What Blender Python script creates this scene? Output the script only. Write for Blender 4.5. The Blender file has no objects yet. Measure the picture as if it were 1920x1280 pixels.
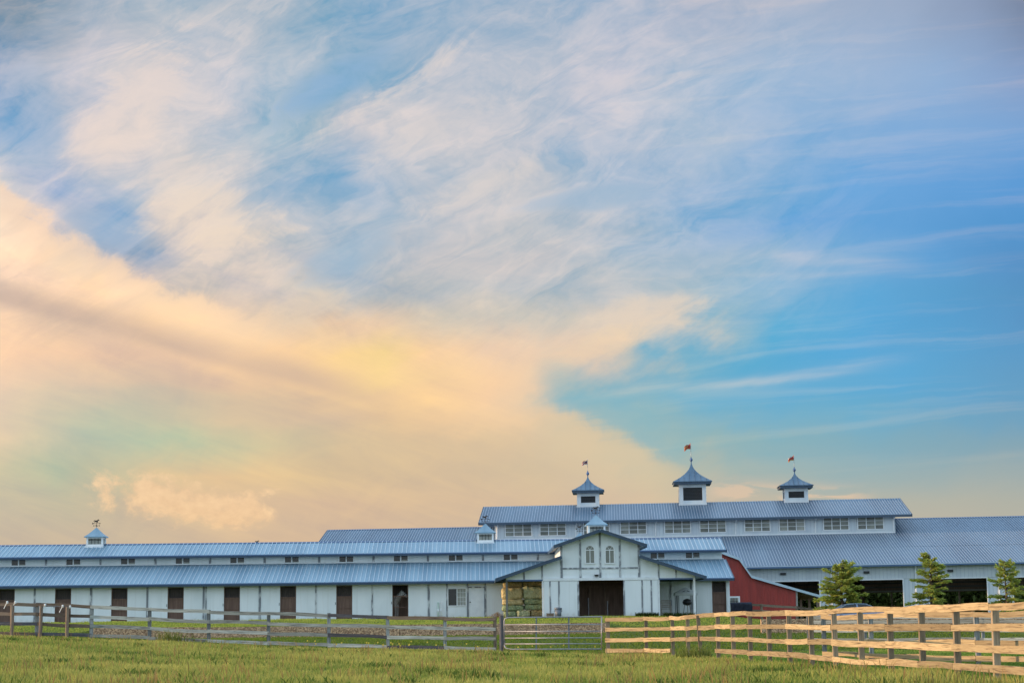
import bpy, math, random
import numpy as np
from mathutils import Matrix, Vector

R = math.radians
random.seed(7)
rng = np.random.default_rng(11)
scene = bpy.context.scene

# ------------------------------------------------------------------ camera
FOC = 3600.0                      # focal length in pixels of a 1920 px wide frame (about 67 mm)
CAMZ = 1.25
PITCH = math.atan(525 / FOC)
ROLL = -0.0115
cam_d = bpy.data.cameras.new('camera')
cam = bpy.data.objects.new('camera', cam_d)
scene.collection.objects.link(cam)
cam_d.sensor_width = 36.0
cam_d.lens = FOC / 1920 * 36.0
cam_d.clip_start = 0.1
cam_d.clip_end = 6000
CAM_M = (Matrix.Rotation(math.pi / 2 + PITCH, 4, 'X') @ Matrix.Rotation(ROLL, 4, 'Z'))
cam.matrix_world = Matrix.Translation((0, 0, CAMZ)) @ CAM_M
scene.camera = cam

# ------------------------------------------------------------------ sun and exposure
SUN_AZ, SUN_EL = R(-90.0), R(8.0)
sd = Vector((math.cos(SUN_EL) * math.sin(SUN_AZ), math.cos(SUN_EL) * math.cos(SUN_AZ), math.sin(SUN_EL)))
sun_d = bpy.data.lights.new('sun', 'SUN')
sun_d.energy = 4.6
sun_d.angle = R(0.6)
sun_d.color = (1.0, 0.69, 0.42)
sun = bpy.data.objects.new('sun', sun_d)
sun.rotation_euler = (-sd).to_track_quat('-Z', 'Y').to_euler()
scene.collection.objects.link(sun)
vs = scene.view_settings
vs.view_transform = 'Standard'
vs.look = 'None'
vs.exposure = 0.0
vs.gamma = 1.0
vs.use_curve_mapping = False
scene.cycles.max_bounces = 6
scene.cycles.use_denoising = True
scene.cycles.use_adaptive_sampling = True
scene.cycles.adaptive_threshold = 0.02
scene.cycles.adaptive_min_samples = 24


def lin(c):
    return [((v / 255.0) / 12.92 if v / 255.0 <= 0.04045 else ((v / 255.0 + 0.055) / 1.055) ** 2.4) for v in c]


# ------------------------------------------------------------------ world: Nishita sky + sheet of sunset cirrus
world = bpy.data.worlds.new('World')
scene.world = world
world.use_nodes = True
WT = world.node_tree
WN, WL = WT.nodes, WT.links
BG_STRENGTH = 0.055


class E:
    """tiny expression wrapper around Math nodes"""
    def __init__(s, sock): s.s = sock

    @staticmethod
    def m(op, a, b=None, c=None, clamp=False):
        n = WN.new('ShaderNodeMath'); n.operation = op; n.use_clamp = clamp
        for i, v in enumerate((a, b, c)):
            if v is None: continue
            if isinstance(v, E): WL.new(v.s, n.inputs[i])
            else: n.inputs[i].default_value = v
        return E(n.outputs[0])
    def __add__(s, o): return E.m('ADD', s, o)
    __radd__ = __add__
    def __sub__(s, o): return E.m('SUBTRACT', s, o)
    def __rsub__(s, o): return E.m('SUBTRACT', o, s)
    def __mul__(s, o): return E.m('MULTIPLY', s, o)
    __rmul__ = __mul__
    def __truediv__(s, o): return E.m('DIVIDE', s, o)
    def f(s, op, b=None): return E.m(op, s, b)


def smooth(e, a, b):
    n = WN.new('ShaderNodeMapRange'); n.interpolation_type = 'SMOOTHSTEP'
    WL.new(e.s, n.inputs[0]); n.inputs[1].default_value = a; n.inputs[2].default_value = b
    return E(n.outputs[0])


def clamp01(e): return E.m('ADD', e, 0.0, clamp=True)


def gauss(e, w):
    q = e / w if not isinstance(w, E) else E.m('DIVIDE', e, w)
    return (q * q * -1.0).f('EXPONENT')


def wnoise(x, y, z=0.0, detail=5.0, rough=0.6, dist=0.0, scale=1.0):
    cb = WN.new('ShaderNodeCombineXYZ')
    x = x + z * 7.7                       # z only picks another part of the pattern
    for i, v in enumerate((x, y)):
        if isinstance(v, E): WL.new(v.s, cb.inputs[i])
        else: cb.inputs[i].default_value = v
    n = WN.new('ShaderNodeTexNoise'); n.noise_dimensions = '2D'
    WL.new(cb.outputs[0], n.inputs['Vector'])
    n.inputs['Scale'].default_value = scale; n.inputs['Detail'].default_value = detail
    n.inputs['Roughness'].default_value = rough; n.inputs['Distortion'].default_value = dist
    return E(n.outputs['Fac'])


def cmix(fac, a, b, mode='MIX'):
    n = WN.new('ShaderNodeMix'); n.data_type = 'RGBA'; n.blend_type = mode
    if mode == 'MIX': n.clamp_factor = True
    else: n.clamp_factor = False
    if isinstance(fac, E): WL.new(fac.s, n.inputs[0])
    else: n.inputs[0].default_value = fac
    for i, v in ((6, a), (7, b)):
        if isinstance(v, (list, tuple)): n.inputs[i].default_value = (*v, 1)
        else: WL.new(v, n.inputs[i])
    return n.outputs[2]


tc = WN.new('ShaderNodeTexCoord')
sep = WN.new('ShaderNodeSeparateXYZ')
WL.new(tc.outputs['Generated'], sep.inputs[0])
dx, dy, dz = (E(sep.outputs[i]) for i in range(3))
yz = (dy * dy + dz * dz + 1e-6).f('SQRT')
elev = E.m('ARCTAN2', dz, dy)                                 # angle above the northern horizon
elev_c = E.m('MINIMUM', E.m('MAXIMUM', elev, -0.2), 0.75)
rel = elev_c - PITCH
ca = rel.f('COSINE')
KX = E.m('MINIMUM', E.m('MAXIMUM', dx / yz / ca * 3.6, -6.0), 6.0) + 0.96     # azimuth, in units of 1/3.6 of a tangent
KY0 = rel.f('TANGENT') * -3.6 + 0.64                                         # elevation, downwards
sx = KX + (KY0 - 0.64) * 0.0115
sy = KY0 - (KX - 0.96) * 0.0115

# rows of the cloud sheet: (height, [(azimuth, sRGB), ...])
ROWS = [
 (0.02, [(0,128,148,166),(60,143,160,176),(150,168,180,194),(300,175,188,200),(480,173,187,200),(620,161,183,201),(720,152,179,203),(850,164,184,204),(960,170,186,204),(1130,160,181,204),(1300,168,182,203),(1500,164,181,204),(1700,156,174,200),(1830,142,159,187),(1910,126,141,167)]),
 (0.15, [(0,151,172,198),(90,171,184,201),(160,192,196,208),(250,206,204,207),(400,188,196,208),(520,161,186,205),(640,139,177,203),(740,162,185,205),(830,190,197,207),(960,192,198,208),(1150,197,200,212),(1280,182,195,211),(1450,162,188,214),(1600,160,185,214),(1750,148,178,213),(1910,138,164,202)]),
 (0.25, [(0,153,180,209),(90,168,186,207),(140,205,202,206),(200,226,213,205),(290,218,210,206),(380,186,196,207),(480,155,185,203),(600,175,191,201),(670,206,204,207),(760,210,207,208),(960,198,201,208),(1150,192,199,211),(1320,172,192,211),(1500,140,179,215),(1700,134,175,217),(1910,124,167,213)]),
 (0.35, [(0,241,225,209),(45,205,203,208),(110,172,186,210),(220,196,200,208),(330,220,212,205),(430,208,206,206),(540,166,187,206),(650,148,180,206),(760,184,195,206),(900,204,204,206),(1000,200,202,206),(1080,164,187,207),(1200,156,184,209),(1400,140,180,215),(1600,116,171,220),(1910,100,158,213)]),
 (0.42, [(0,248,224,202),(70,229,211,201),(130,168,182,200),(200,148,178,206),(262,165,185,204),(300,229,214,201),(380,233,215,201),(480,214,206,200),(580,168,187,202),(680,166,187,203),(800,198,199,202),(960,202,202,202),(1100,184,195,206),(1250,160,187,210),(1450,118,171,218),(1650,108,166,216),(1910,92,153,206)]),
 (0.485, [(0,252,219,191),(70,248,215,189),(130,223,205,189),(190,170,179,194),(280,172,181,194),(380,214,204,194),(480,206,200,194),(570,176,187,197),(640,152,181,202),(710,180,189,197),(820,194,195,197),(1000,196,197,199),(1200,176,192,203),(1400,156,187,210),(1600,132,178,214),(1750,104,163,212),(1910,94,149,198)]),
 (0.545, [(0,223,198,179),(80,244,211,181),(180,252,215,179),(260,233,205,184),(340,200,191,184),(450,196,191,188),(560,196,195,192),(640,176,188,195),(740,190,191,190),(900,186,193,197),(1050,190,196,200),(1180,192,197,199),(1300,168,191,203),(1450,124,180,213),(1650,100,170,215),(1910,94,150,194)]),
 (0.60, [(0,248,211,177),(90,224,196,170),(200,232,201,171),(310,252,213,171),(420,234,205,177),(520,219,201,180),(620,240,208,173),(720,240,209,175),(830,206,199,186),(960,204,200,190),(1100,212,204,190),(1220,225,208,191),(1300,216,206,192),(1350,150,187,203),(1450,102,177,214),(1650,94,170,216),(1910,92,152,197)]),
 (0.66, [(0,252,212,175),(120,248,209,173),(230,230,197,169),(330,230,197,169),(430,248,209,167),(540,248,209,165),(640,254,217,157),(720,254,221,153),(800,252,213,165),(920,234,206,179),(1050,234,207,180),(1150,229,205,182),(1220,194,196,188),(1270,128,181,203),(1400,100,175,210),(1600,92,172,217),(1910,96,158,201)]),
 (0.715, [(0,237,206,179),(120,231,204,175),(250,220,196,170),(400,212,186,166),(500,233,200,164),(600,245,208,162),(700,253,218,156),(800,253,216,162),(920,251,213,170),(1010,239,209,176),(1070,200,197,182),(1130,142,182,196),(1300,116,178,204),(1500,102,174,212),(1700,96,171,214),(1910,104,160,198)]),
 (0.745, [(0,228,204,179),(100,217,200,175),(250,206,194,171),(450,214,192,165),(560,215,189,162),(680,241,206,160),(800,251,212,160),(920,249,211,169),(985,237,208,174),(1030,190,195,184),(1075,144,184,194),(1250,118,179,203),(1500,104,174,211),(1700,100,171,212),(1910,106,161,197)]),
 (0.785, [(0,226,204,178),(100,208,198,174),(200,190,192,172),(300,200,193,169),(450,219,197,165),(600,221,194,163),(720,233,200,158),(850,241,205,162),(960,237,205,168),(1030,222,201,172),(1100,180,190,180),(1200,146,183,190),(1400,126,178,200),(1600,112,174,205),(1910,116,163,192)]),
 (0.83, [(0,231,206,175),(90,217,204,173),(180,186,193,172),(270,176,191,170),(350,182,193,168),(470,207,197,163),(620,219,195,159),(800,223,196,159),(960,221,196,163),(1080,214,196,167),(1160,190,191,172),(1280,152,182,184),(1450,140,178,188),(1650,132,173,190),(1910,134,166,182)]),
 (0.885, [(0,200,192,166),(110,182,190,166),(190,191,189,163),(290,221,196,158),(420,233,200,156),(600,219,193,156),(800,215,190,159),(1000,215,193,162),(1150,213,194,168),(1260,190,188,170),(1400,164,181,178),(1600,156,178,182),(1910,156,172,176)]),
 (0.94, [(0,196,186,166),(150,194,186,164),(260,215,191,162),(420,225,195,160),(600,217,188,160),(800,213,187,160),(1000,213,188,162),(1200,213,190,167),(1400,197,186,169),(1600,182,182,171),(1910,176,178,170)]),
 (1.00, [(0,200,185,166),(250,205,188,165),(450,215,189,162),(700,212,186,162),(1000,209,187,164),(1400,200,185,166),(1910,186,182,170)]),
 (1.12, [(0,207,188,167),(500,212,186,162),(1200,207,185,163),(1910,192,182,168)]),
]
NIS = [(0.0, (.19, .17, .095)), (0.13, (.125, .165, .150)), (0.31, (.068, .105, .130)), (0.5, (.05, .08, .11))]


def nish_est(yk):
    ph = PITCH + math.atan((0.64 - yk) / 3.6)
    out = []
    for k in range(3):
        out.append(float(np.interp(ph, [a for a, _ in NIS], [c[k] for _, c in NIS])) * BG_STRENGTH / 0.055)
    return out


# warped look-up position, so that the sheet breaks up along the wind
alongA = sx * 0.90 - sy * 0.43
acrossA = sx * 0.43 + sy * 0.90
alongB = sx * 0.95 + sy * 0.30
acrossB = sy * 0.95 - sx * 0.30
wB = clamp01(smooth(acrossB, 0.16, 0.34) * smooth(sx, 1.25, 0.75))     # lower left: bands fall to the right
w1 = wnoise(alongA * 2.0, acrossA * 5.0, 1.7, 5, 0.58, 0.5)
w2 = wnoise(alongA * 2.4, acrossA * 5.5, 7.3, 5, 0.58, 0.4)
w3 = wnoise(sx * 9.0, sy * 12.0, 3.1, 4, 0.6, 0.0)
calm = 1.0 - smooth(sx, 1.3, 1.75) * 0.55
calm = calm * (1.0 - wB * 0.45)
lx = sx + ((w1 - 0.5) * 0.24 + (w3 - 0.5) * 0.06) * calm
ly = sy + ((w2 - 0.5) * 0.15 + (w3 - 0.5) * 0.035) * calm * (1.0 - smooth(sy, 0.80, 1.0) * 0.6)

facx = E.m('ADD', lx * (1 / 2.2), 0.14 / 2.2, clamp=True)
col = None
prev = None
for yk, stops in ROWS:
    n = WN.new('ShaderNodeValToRGB')
    r = n.color_ramp
    r.interpolation = 'LINEAR'
    sub = nish_est(yk)
    pts = [((p[0] / 1000 + 0.14) / 2.2, [max(0.0, a - b) for a, b in zip(lin(p[1:]), sub)]) for p in stops]
    while len(r.elements) < len(pts): r.elements.new(0.5)
    for e_, (p_, c_) in zip(r.elements, pts):
        e_.position = p_; e_.color = (*c_, 1)
    WL.new(facx.s, n.inputs[0])
    if col is None: col = n.outputs[0]
    else: col = cmix(smooth(ly, prev, yk) * 0.35 + E.m('ADD', (ly - prev) / (yk - prev), 0.0, clamp=True) * 0.65, col, n.outputs[0])
    prev = yk


def shift(fac, c_hi, c_lo):
    """add fac * (c_hi - c_lo) in linear colour"""
    global col
    d = [a - b for a, b in zip(lin(c_hi), lin(c_lo))]
    col = cmix(fac, col, d, 'ADD')


# combed cirrus fibres
wa = (w1 - 0.5) * 0.30
fibA = wnoise(alongA * 2.4 + wa, acrossA * 9.0 + wa * 5.0, 4.0, 5, 0.66, 0.5)
fibA2 = wnoise(alongA * 7.0 + wa * 3.0, acrossA * 17.0 + wa * 7.0, 9.0, 4, 0.66, 0.6)
puff = wnoise(sx * 8.0 + wa, sy * 12.0, 6.0, 5, 0.64, 0.6)
fibB = wnoise(alongB * 2.2, acrossB * 14.0, 2.0, 5, 0.58, 0.3)
fibC = wnoise(sx * 1.3 + sy * 0.4, sy * 22.0 + sx * 2.0 + wa * 2.0, 5.0, 6, 0.60, 0.4)
upper = smooth(sy, 0.74, 0.46) * smooth(sx, 1.80, 1.10)
shift(((fibA - 0.47) * 1.05 + (fibA2 - 0.5) * 0.62 + (puff - 0.5) * 0.45) * upper, (242, 224, 208), (158, 178, 188))
shift((fibB - 0.5) * wB * 0.62 + (puff - 0.5) * wB * 0.26, (255, 222, 168), (196, 180, 165))
rightm = smooth(sx, 0.95, 1.35) * smooth(sy, 0.95, 0.75)
shift((smooth(fibC, 0.46, 0.76) * 0.24 - 0.02) * rightm, (196, 202, 212), (120, 172, 212))
def accent(cx, cy, rx, ry, deg, rgb, amt, rag=1.0):
    """one ragged patch of cloud (or gap in it) at a given azimuth and elevation"""
    global col
    c_, s_ = math.cos(R(deg)), math.sin(R(deg))
    ax = ((sx - cx) * c_ - (sy - cy) * s_) / rx
    ay = ((sx - cx) * s_ + (sy - cy) * c_) / ry
    body = (ax * ax + ay * ay) * -0.5 + 0.75 + ((fibA - 0.5) * 1.5 + (fibA2 - 0.5) * 1.3 + (puff - 0.5) * 1.3) * rag
    col = cmix(smooth(body, 0.05, 0.95) * amt, col, [max(0.0, a - b) for a, b in zip(lin(rgb), nish_est(cy))])


accent(.63, .155, .13, .040, 30, (128, 174, 211), .65)
accent(.655, .480, .09, .030, 25, (148, 182, 205), .38, 1.5)
accent(.215, .435, .085, .040, -25, (148, 178, 206), .50, 1.3)
accent(1.10, .375, .12, .022, 8, (150, 183, 208), .55)
accent(.06, .23, .06, .10, 0, (156, 181, 208), .40)
accent(.235, .215, .16, .065, 52, (230, 215, 206), .62)
accent(.385, .400, .12, .052, 4, (234, 218, 200), .70)
accent(.450, .445, .10, .022, 4, (238, 219, 197), .60)
accent(.325, .320, .10, .025, 18, (222, 211, 204), .50)
accent(.740, .165, .17, .022, 33, (222, 213, 208), .62)
accent(.820, .235, .16, .028, 24, (214, 209, 207), .50)
accent(.930, .340, .15, .030, 22, (216, 210, 205), .50)
accent(1.16, .165, .14, .022, 10, (208, 206, 212), .50)
accent(1.00, .270, .16, .030, 18, (208, 206, 210), .45)
accent(1.21, .590, .12, .034, 8, (228, 212, 192), .65, .8)
accent(1.10, .660, .13, .030, 22, (238, 213, 180), .60, .8)
accent(.590, .580, .06, .035, 20, (222, 207, 186), .45)
# crest of the sunlit bank on the left
cre = sy - (sx * 0.80 - sx * sx * 0.62 + 0.347) + (puff - 0.5) * 0.09 + (fibA2 - 0.5) * 0.03
crest = smooth(cre, -0.014, 0.016) * smooth(cre, 0.12, 0.01) * smooth(sx, 0.62, 0.35)
col = cmix(crest * 0.62, col, [max(0.0, a - b) for a, b in zip(lin((253, 218, 182)), nish_est(.48))])
# the long shadow band of the cloud sheet, lower left
wob = (w2 - 0.5) * 0.05
be = sy - (sx * 0.268 + 0.556) + wob * 0.35
band = smooth(be, -0.052, -0.002) * smooth(be, 0.026, 0.002) * smooth(sx, 0.80, 0.55)
band = band * (fibB * 1.6 + 0.1)
col = cmix(band * 0.62, col, [max(0, a - b) for a, b in zip(lin((196, 174, 160)), nish_est(.64))])
bright = gauss(sy - (sx * 0.40 + 0.452) + wob, 0.045) * smooth(sx, 0.62, 0.40) * 0.45
shift(bright, (255, 224, 178), (226, 204, 176))
# lower edge of the peach sheet above the gable, sweeping down to the right
le = sy - (sx * 0.50 + (0.752 - 0.505)) + (puff - 0.5) * 0.07 + (fibC - 0.5) * 0.07
lin_x = smooth(sx, 0.99, 1.06) * smooth(sx, 1.34, 1.20)
col = cmix(smooth(le, 0.016, -0.028) * smooth(le, -0.13, -0.03) * lin_x * 0.60, col, [max(0.0, a - b) for a, b in zip(lin((132, 182, 196)), nish_est(.80))])
col = cmix(smooth(le, -0.024, 0.026) * smooth(le, 0.12, 0.03) * lin_x * 0.65, col, [max(0.0, a - b) for a, b in zip(lin((220, 200, 168)), nish_est(.83))])
# heaped cloud low on the left
e1 = (sx - 0.345) / 0.210
e2 = (sy - 0.935 - (sx - 0.33) * 0.12) / 0.050
heapc = wnoise(sx * 22.0, sy * 30.0, 2.0, 5, 0.62, 0.0)
heap = smooth((e1 * e1 + e2 * e2) * -0.55 + 0.62 + (puff - 0.5) * 1.3 + (heapc - 0.5) * 1.1, 0.10, 0.62)
col = cmix(heap * 0.85, col, [a - b for a, b in zip(lin((242, 204, 164)), nish_est(.93))])
shift(heap * (heapc - 0.50) * 0.95, (255, 224, 180), (214, 184, 152))
# thin trails across the blue on the right
for (xa, ya, xb, yb, wd, am) in ((1.03, .752, 1.76, .674, .010, .55), (1.30, .722, 1.72, .694, .009, .40), (1.36, .470, 1.78, .505, .012, .42), (1.30, .520, 1.74, .507, .006, .35), (1.06, .648, 1.30, .622, .010, .3)):
    sl = (yb - ya) / (xb - xa)
    tr = gauss(sy - (sx * sl + (ya - sl * xa)) + (w2 - 0.5) * 0.03, wd) * smooth(sx, xa, xa + .16) * smooth(sx, xb, xb - .16)
    shift(tr * am * 0.62 * (smooth(fibC, 0.30, 0.62) * 0.7 + 0.3), (206, 206, 206), (116, 174, 210))
# small rosy cloud bars above the arena roof
bars = gauss(sy - 0.925 - (sx - 1.45) * 0.05, 0.016) * smooth(sx, 1.30, 1.38) * smooth(sx, 1.66, 1.56)
bars = clamp01(bars * 1.5 * smooth(wnoise(sx * 9.0, sy * 46.0, 1.0, 5, 0.6, 0.4), 0.40, 0.60))
col = cmix(bars * 0.75, col, [a - b for a, b in zip(lin((222, 196, 172)), nish_est(.92))])

# beyond the frame: even sky brightened above the sheet, added to light the walls
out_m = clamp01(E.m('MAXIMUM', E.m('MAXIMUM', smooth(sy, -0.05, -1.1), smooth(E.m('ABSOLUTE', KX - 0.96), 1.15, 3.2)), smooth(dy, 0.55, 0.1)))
fill_sky = [v * 1.72 for v in lin((168, 190, 210))]
col = cmix(out_m, col, fill_sky)
sky = WN.new('ShaderNodeTexSky')
sky.sky_type = 'NISHITA'
sky.sun_disc = False
sky.sun_elevation = SUN_EL
sky.sun_rotation = SUN_AZ
bg1 = WN['Background']
WL.new(sky.outputs[0], bg1.inputs[0])
bg1.inputs[1].default_value = BG_STRENGTH
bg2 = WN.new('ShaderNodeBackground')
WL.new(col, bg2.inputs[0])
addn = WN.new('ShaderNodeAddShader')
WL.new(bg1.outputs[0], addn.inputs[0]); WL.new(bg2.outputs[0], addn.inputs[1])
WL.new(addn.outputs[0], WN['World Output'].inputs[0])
world.cycles.sampling_method = 'MANUAL'
world.cycles.sample_map_resolution = 512

# ------------------------------------------------------------------ helpers
COL = scene.collection


class Frame:
    """a level building frame: origin, heading, slight fall of its eaves"""
    def __init__(s, o, a=0.0, t=0.0):
        s.M = Matrix.Translation(o) @ Matrix.Rotation(a, 4, 'Z') @ Matrix.Rotation(-t, 4, 'Y')
        s.I = s.M.inverted()

    def hit(s, px, py, d):
        """local x, z of the point at depth d that is seen at photo pixel px, py"""
        v = CAM_M @ Vector(((px - 960) / FOC, -(py - 640) / FOC, -1.0))
        c = s.I @ Vector((0, 0, CAMZ))
        r = s.I.to_3x3() @ v
        t = (d - c.y) / r.y
        p = c + r * t
        return p.x, p.z

    def x(s, px, d, py=1125): return s.hit(px, py, d)[0]
    def z(s, px, py, d): return s.hit(px, py, d)[1]


W0 = Frame((0, 0, 0))


def tag(o, label=None, cat=None, group=None, kind=None):
    if label: o['label'] = label
    if cat: o['category'] = cat
    if group: o['group'] = group
    if kind: o['kind'] = kind
    return o


def thing(name, label, cat, M=None, group=None):
    o = bpy.data.objects.new(name, None)
    o.empty_display_size = 0.2
    COL.objects.link(o)
    if M is not None: o.matrix_world = M
    return tag(o, label, cat, group)


class MB:
    def __init__(s): s.v, s.f = [], []

    def add(s, v, f):
        n = len(s.v)
        s.v += [tuple(p) for p in v]
        s.f += [tuple(i + n for i in q) for q in f]
        return s

    def box(s, x0, x1, y0, y1, z0, z1):
        if x0 > x1: x0, x1 = x1, x0
        if y0 > y1: y0, y1 = y1, y0
        if z0 > z1: z0, z1 = z1, z0
        return s.add([(x0, y0, z0), (x1, y0, z0), (x1, y1, z0), (x0, y1, z0), (x0, y0, z1), (x1, y0, z1), (x1, y1, z1), (x0, y1, z1)],
                     [(0, 3, 2, 1), (4, 5, 6, 7), (0, 1, 5, 4), (1, 2, 6, 5), (2, 3, 7, 6), (3, 0, 4, 7)])

    def prism(s, poly, y0, y1):
        """polygon in x,z (counter-clockwise seen from -y) pushed from y0 to y1"""
        n = len(poly)
        v = [(x, y0, z) for x, z in poly] + [(x, y1, z) for x, z in poly]
        f = [tuple(range(n)), tuple(range(2 * n - 1, n - 1, -1))]
        f += [(i, i + n, (i + 1) % n + n, (i + 1) % n) for i in range(n)]
        return s.add(v, f)

    def prismx(s, poly, x0, x1):
        """polygon in y,z pushed along x"""
        n = len(poly)
        v = [(x0, y, z) for y, z in poly] + [(x1, y, z) for y, z in poly]
        f = [tuple(range(n - 1, -1, -1)), tuple(range(n, 2 * n))]
        f += [(i, (i + 1) % n, (i + 1) % n + n, i + n) for i in range(n)]
        return s.add(v, f)

    def bar(s, p0, p1, w, h, up=(0, 0, 1)):
        p0, p1 = Vector(p0), Vector(p1)
        d = (p1 - p0).normalized()
        u = Vector(up)
        a = d.cross(u)
        if a.length < 1e-4: a = d.cross(Vector((0, 1, 0)))
        a.normalize()
        b = a.cross(d)
        v = []
        for p in (p0, p1):
            for sa, sb in ((-1, -1), (1, -1), (1, 1), (-1, 1)):
                v.append(p + a * (sa * w / 2) + b * (sb * h / 2))
        return s.add(v, [(0, 1, 2, 3), (7, 6, 5, 4), (0, 4, 5, 1), (1, 5, 6, 2), (2, 6, 7, 3), (3, 7, 4, 0)])

    def tube(s, pts, r, n=8, cap=True):
        pts = [Vector(p) for p in pts]
        rs = r if isinstance(r, (list, tuple)) else [r] * len(pts)
        rings = []
        for i, p in enumerate(pts):
            d = (pts[min(i + 1, len(pts) - 1)] - pts[max(i - 1, 0)]).normalized()
            a = d.cross(Vector((0.02, 0.03, 1)))
            if a.length < 1e-2: a = d.cross(Vector((1, 0.1, 0)))
            a.normalize(); b = a.cross(d)
            rings.append([p + (a * math.cos(2 * math.pi * k / n) + b * math.sin(2 * math.pi * k / n)) * rs[i] for k in range(n)])
        v = [q for rg in rings for q in rg]
        f = []
        for i in range(len(pts) - 1):
            for k in range(n):
                f.append((i * n + k, i * n + (k + 1) % n, (i + 1) * n + (k + 1) % n, (i + 1) * n + k))
        if cap:
            f.append(tuple(range(n - 1, -1, -1)))
            f.append(tuple(range((len(pts) - 1) * n, len(pts) * n)))
        return s.add(v, f)

    def lathe(s, prof, c, n=12):
        """profile of (r, z) turned about the vertical through c"""
        v, f = [], []
        for r_, z in prof:
            for k in range(n):
                v.append((c[0] + r_ * math.cos(2 * math.pi * k / n), c[1] + r_ * math.sin(2 * math.pi * k / n), c[2] + z))
        for i in range(len(prof) - 1):
            for k in range(n):
                f.append((i * n + k, i * n + (k + 1) % n, (i + 1) * n + (k + 1) % n, (i + 1) * n + k))
        f.append(tuple(range(n - 1, -1, -1))); f.append(tuple(range((len(prof) - 1) * n, len(prof) * n)))
        return s.add(v, f)

    def build(s, name, mat, parent=None, smooth_=False, kind=None):
        me = bpy.data.meshes.new(name)
        me.from_pydata(s.v, [], s.f)
        me.materials.append(mat)
        if smooth_: me.polygons.foreach_set('use_smooth', [True] * len(me.polygons))
        me.update()
        return link(name, me, parent, kind)


def link(name, me, parent=None, kind=None):
    o = bpy.data.objects.new(name, me)
    COL.objects.link(o)
    if parent is not None: o.parent = parent
    if kind: o['kind'] = kind
    return o


def box(name, mat, parent, *a):
    return MB().box(*a).build(name, mat, parent)


def raw_mesh(name, verts, tris, mat, parent=None, cols=None, kind=None, smooth_=False):
    me = bpy.data.meshes.new(name)
    verts = np.ascontiguousarray(verts, dtype=np.float32); tris = np.ascontiguousarray(tris, dtype=np.int32)
    k = tris.shape[1]
    me.vertices.add(len(verts)); me.vertices.foreach_set('co', verts.ravel())
    me.loops.add(tris.size); me.loops.foreach_set('vertex_index', tris.ravel())
    me.polygons.add(len(tris))
    me.polygons.foreach_set('loop_start', np.arange(0, tris.size, k, dtype=np.int32))
    if smooth_: me.polygons.foreach_set('use_smooth', np.ones(len(tris), bool))
    if cols is not None:
        at = me.attributes.new('col', 'FLOAT_COLOR', 'POINT')
        c4 = np.ones((len(verts), 4), np.float32); c4[:, :3] = cols
        at.data.foreach_set('color', c4.ravel())
    me.materials.append(mat)
    me.update(calc_edges=True)
    me.validate()
    return link(name, me, parent, kind)


def copy_tree(o, parent=None):
    c = o.copy()
    COL.objects.link(c)
    if parent is not None: c.parent = parent
    for ch in list(o.children): copy_tree(ch, c)
    return c


# ------------------------------------------------------------------ materials
MATS = {}


def pm(name, c1, c2=None, scale=2.0, rough=0.6, metal=0.0, bump=0.0, bscale=None, stretch=(1, 1, 1), spec=0.5, contrast=(0.35, 0.65), detail=4, bdist=0.02):
    m = bpy.data.materials.new(name)
    m.use_nodes = True
    nt = m.node_tree; N, L = nt.nodes, nt.links
    b = N['Principled BSDF']
    b.inputs['Roughness'].default_value = rough
    b.inputs['Metallic'].default_value = metal
    b.inputs['Specular IOR Level'].default_value = spec
    b.inputs['Base Color'].default_value = (*c1, 1)
    if c2 is not None or bump:
        t = N.new('ShaderNodeTexCoord'); mp = N.new('ShaderNodeMapping')
        L.new(t.outputs['Object'], mp.inputs[0]); mp.inputs['Scale'].default_value = stretch
    if c2 is not None:
        n = N.new('ShaderNodeTexNoise'); n.inputs['Scale'].default_value = scale; n.inputs['Detail'].default_value = detail
        L.new(mp.outputs[0], n.inputs['Vector'])
        r = N.new('ShaderNodeMapRange'); r.inputs[1].default_value, r.inputs[2].default_value = contrast
        L.new(n.outputs['Fac'], r.inputs[0])
        mx = N.new('ShaderNodeMix'); mx.data_type = 'RGBA'
        L.new(r.outputs[0], mx.inputs[0]); mx.inputs[6].default_value = (*c1, 1); mx.inputs[7].default_value = (*c2, 1)
        L.new(mx.outputs[2], b.inputs['Base Color'])
    if bump:
        n2 = N.new('ShaderNodeTexNoise'); n2.inputs['Scale'].default_value = bscale or scale * 3; n2.inputs['Detail'].default_value = 4
        L.new(mp.outputs[0], n2.inputs['Vector'])
        bp = N.new('ShaderNodeBump'); bp.inputs['Strength'].default_value = bump; bp.inputs['Distance'].default_value = bdist
        L.new(n2.outputs['Fac'], bp.inputs['Height']); L.new(bp.outputs[0], b.inputs['Normal'])
    MATS[name] = m
    return m


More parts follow.
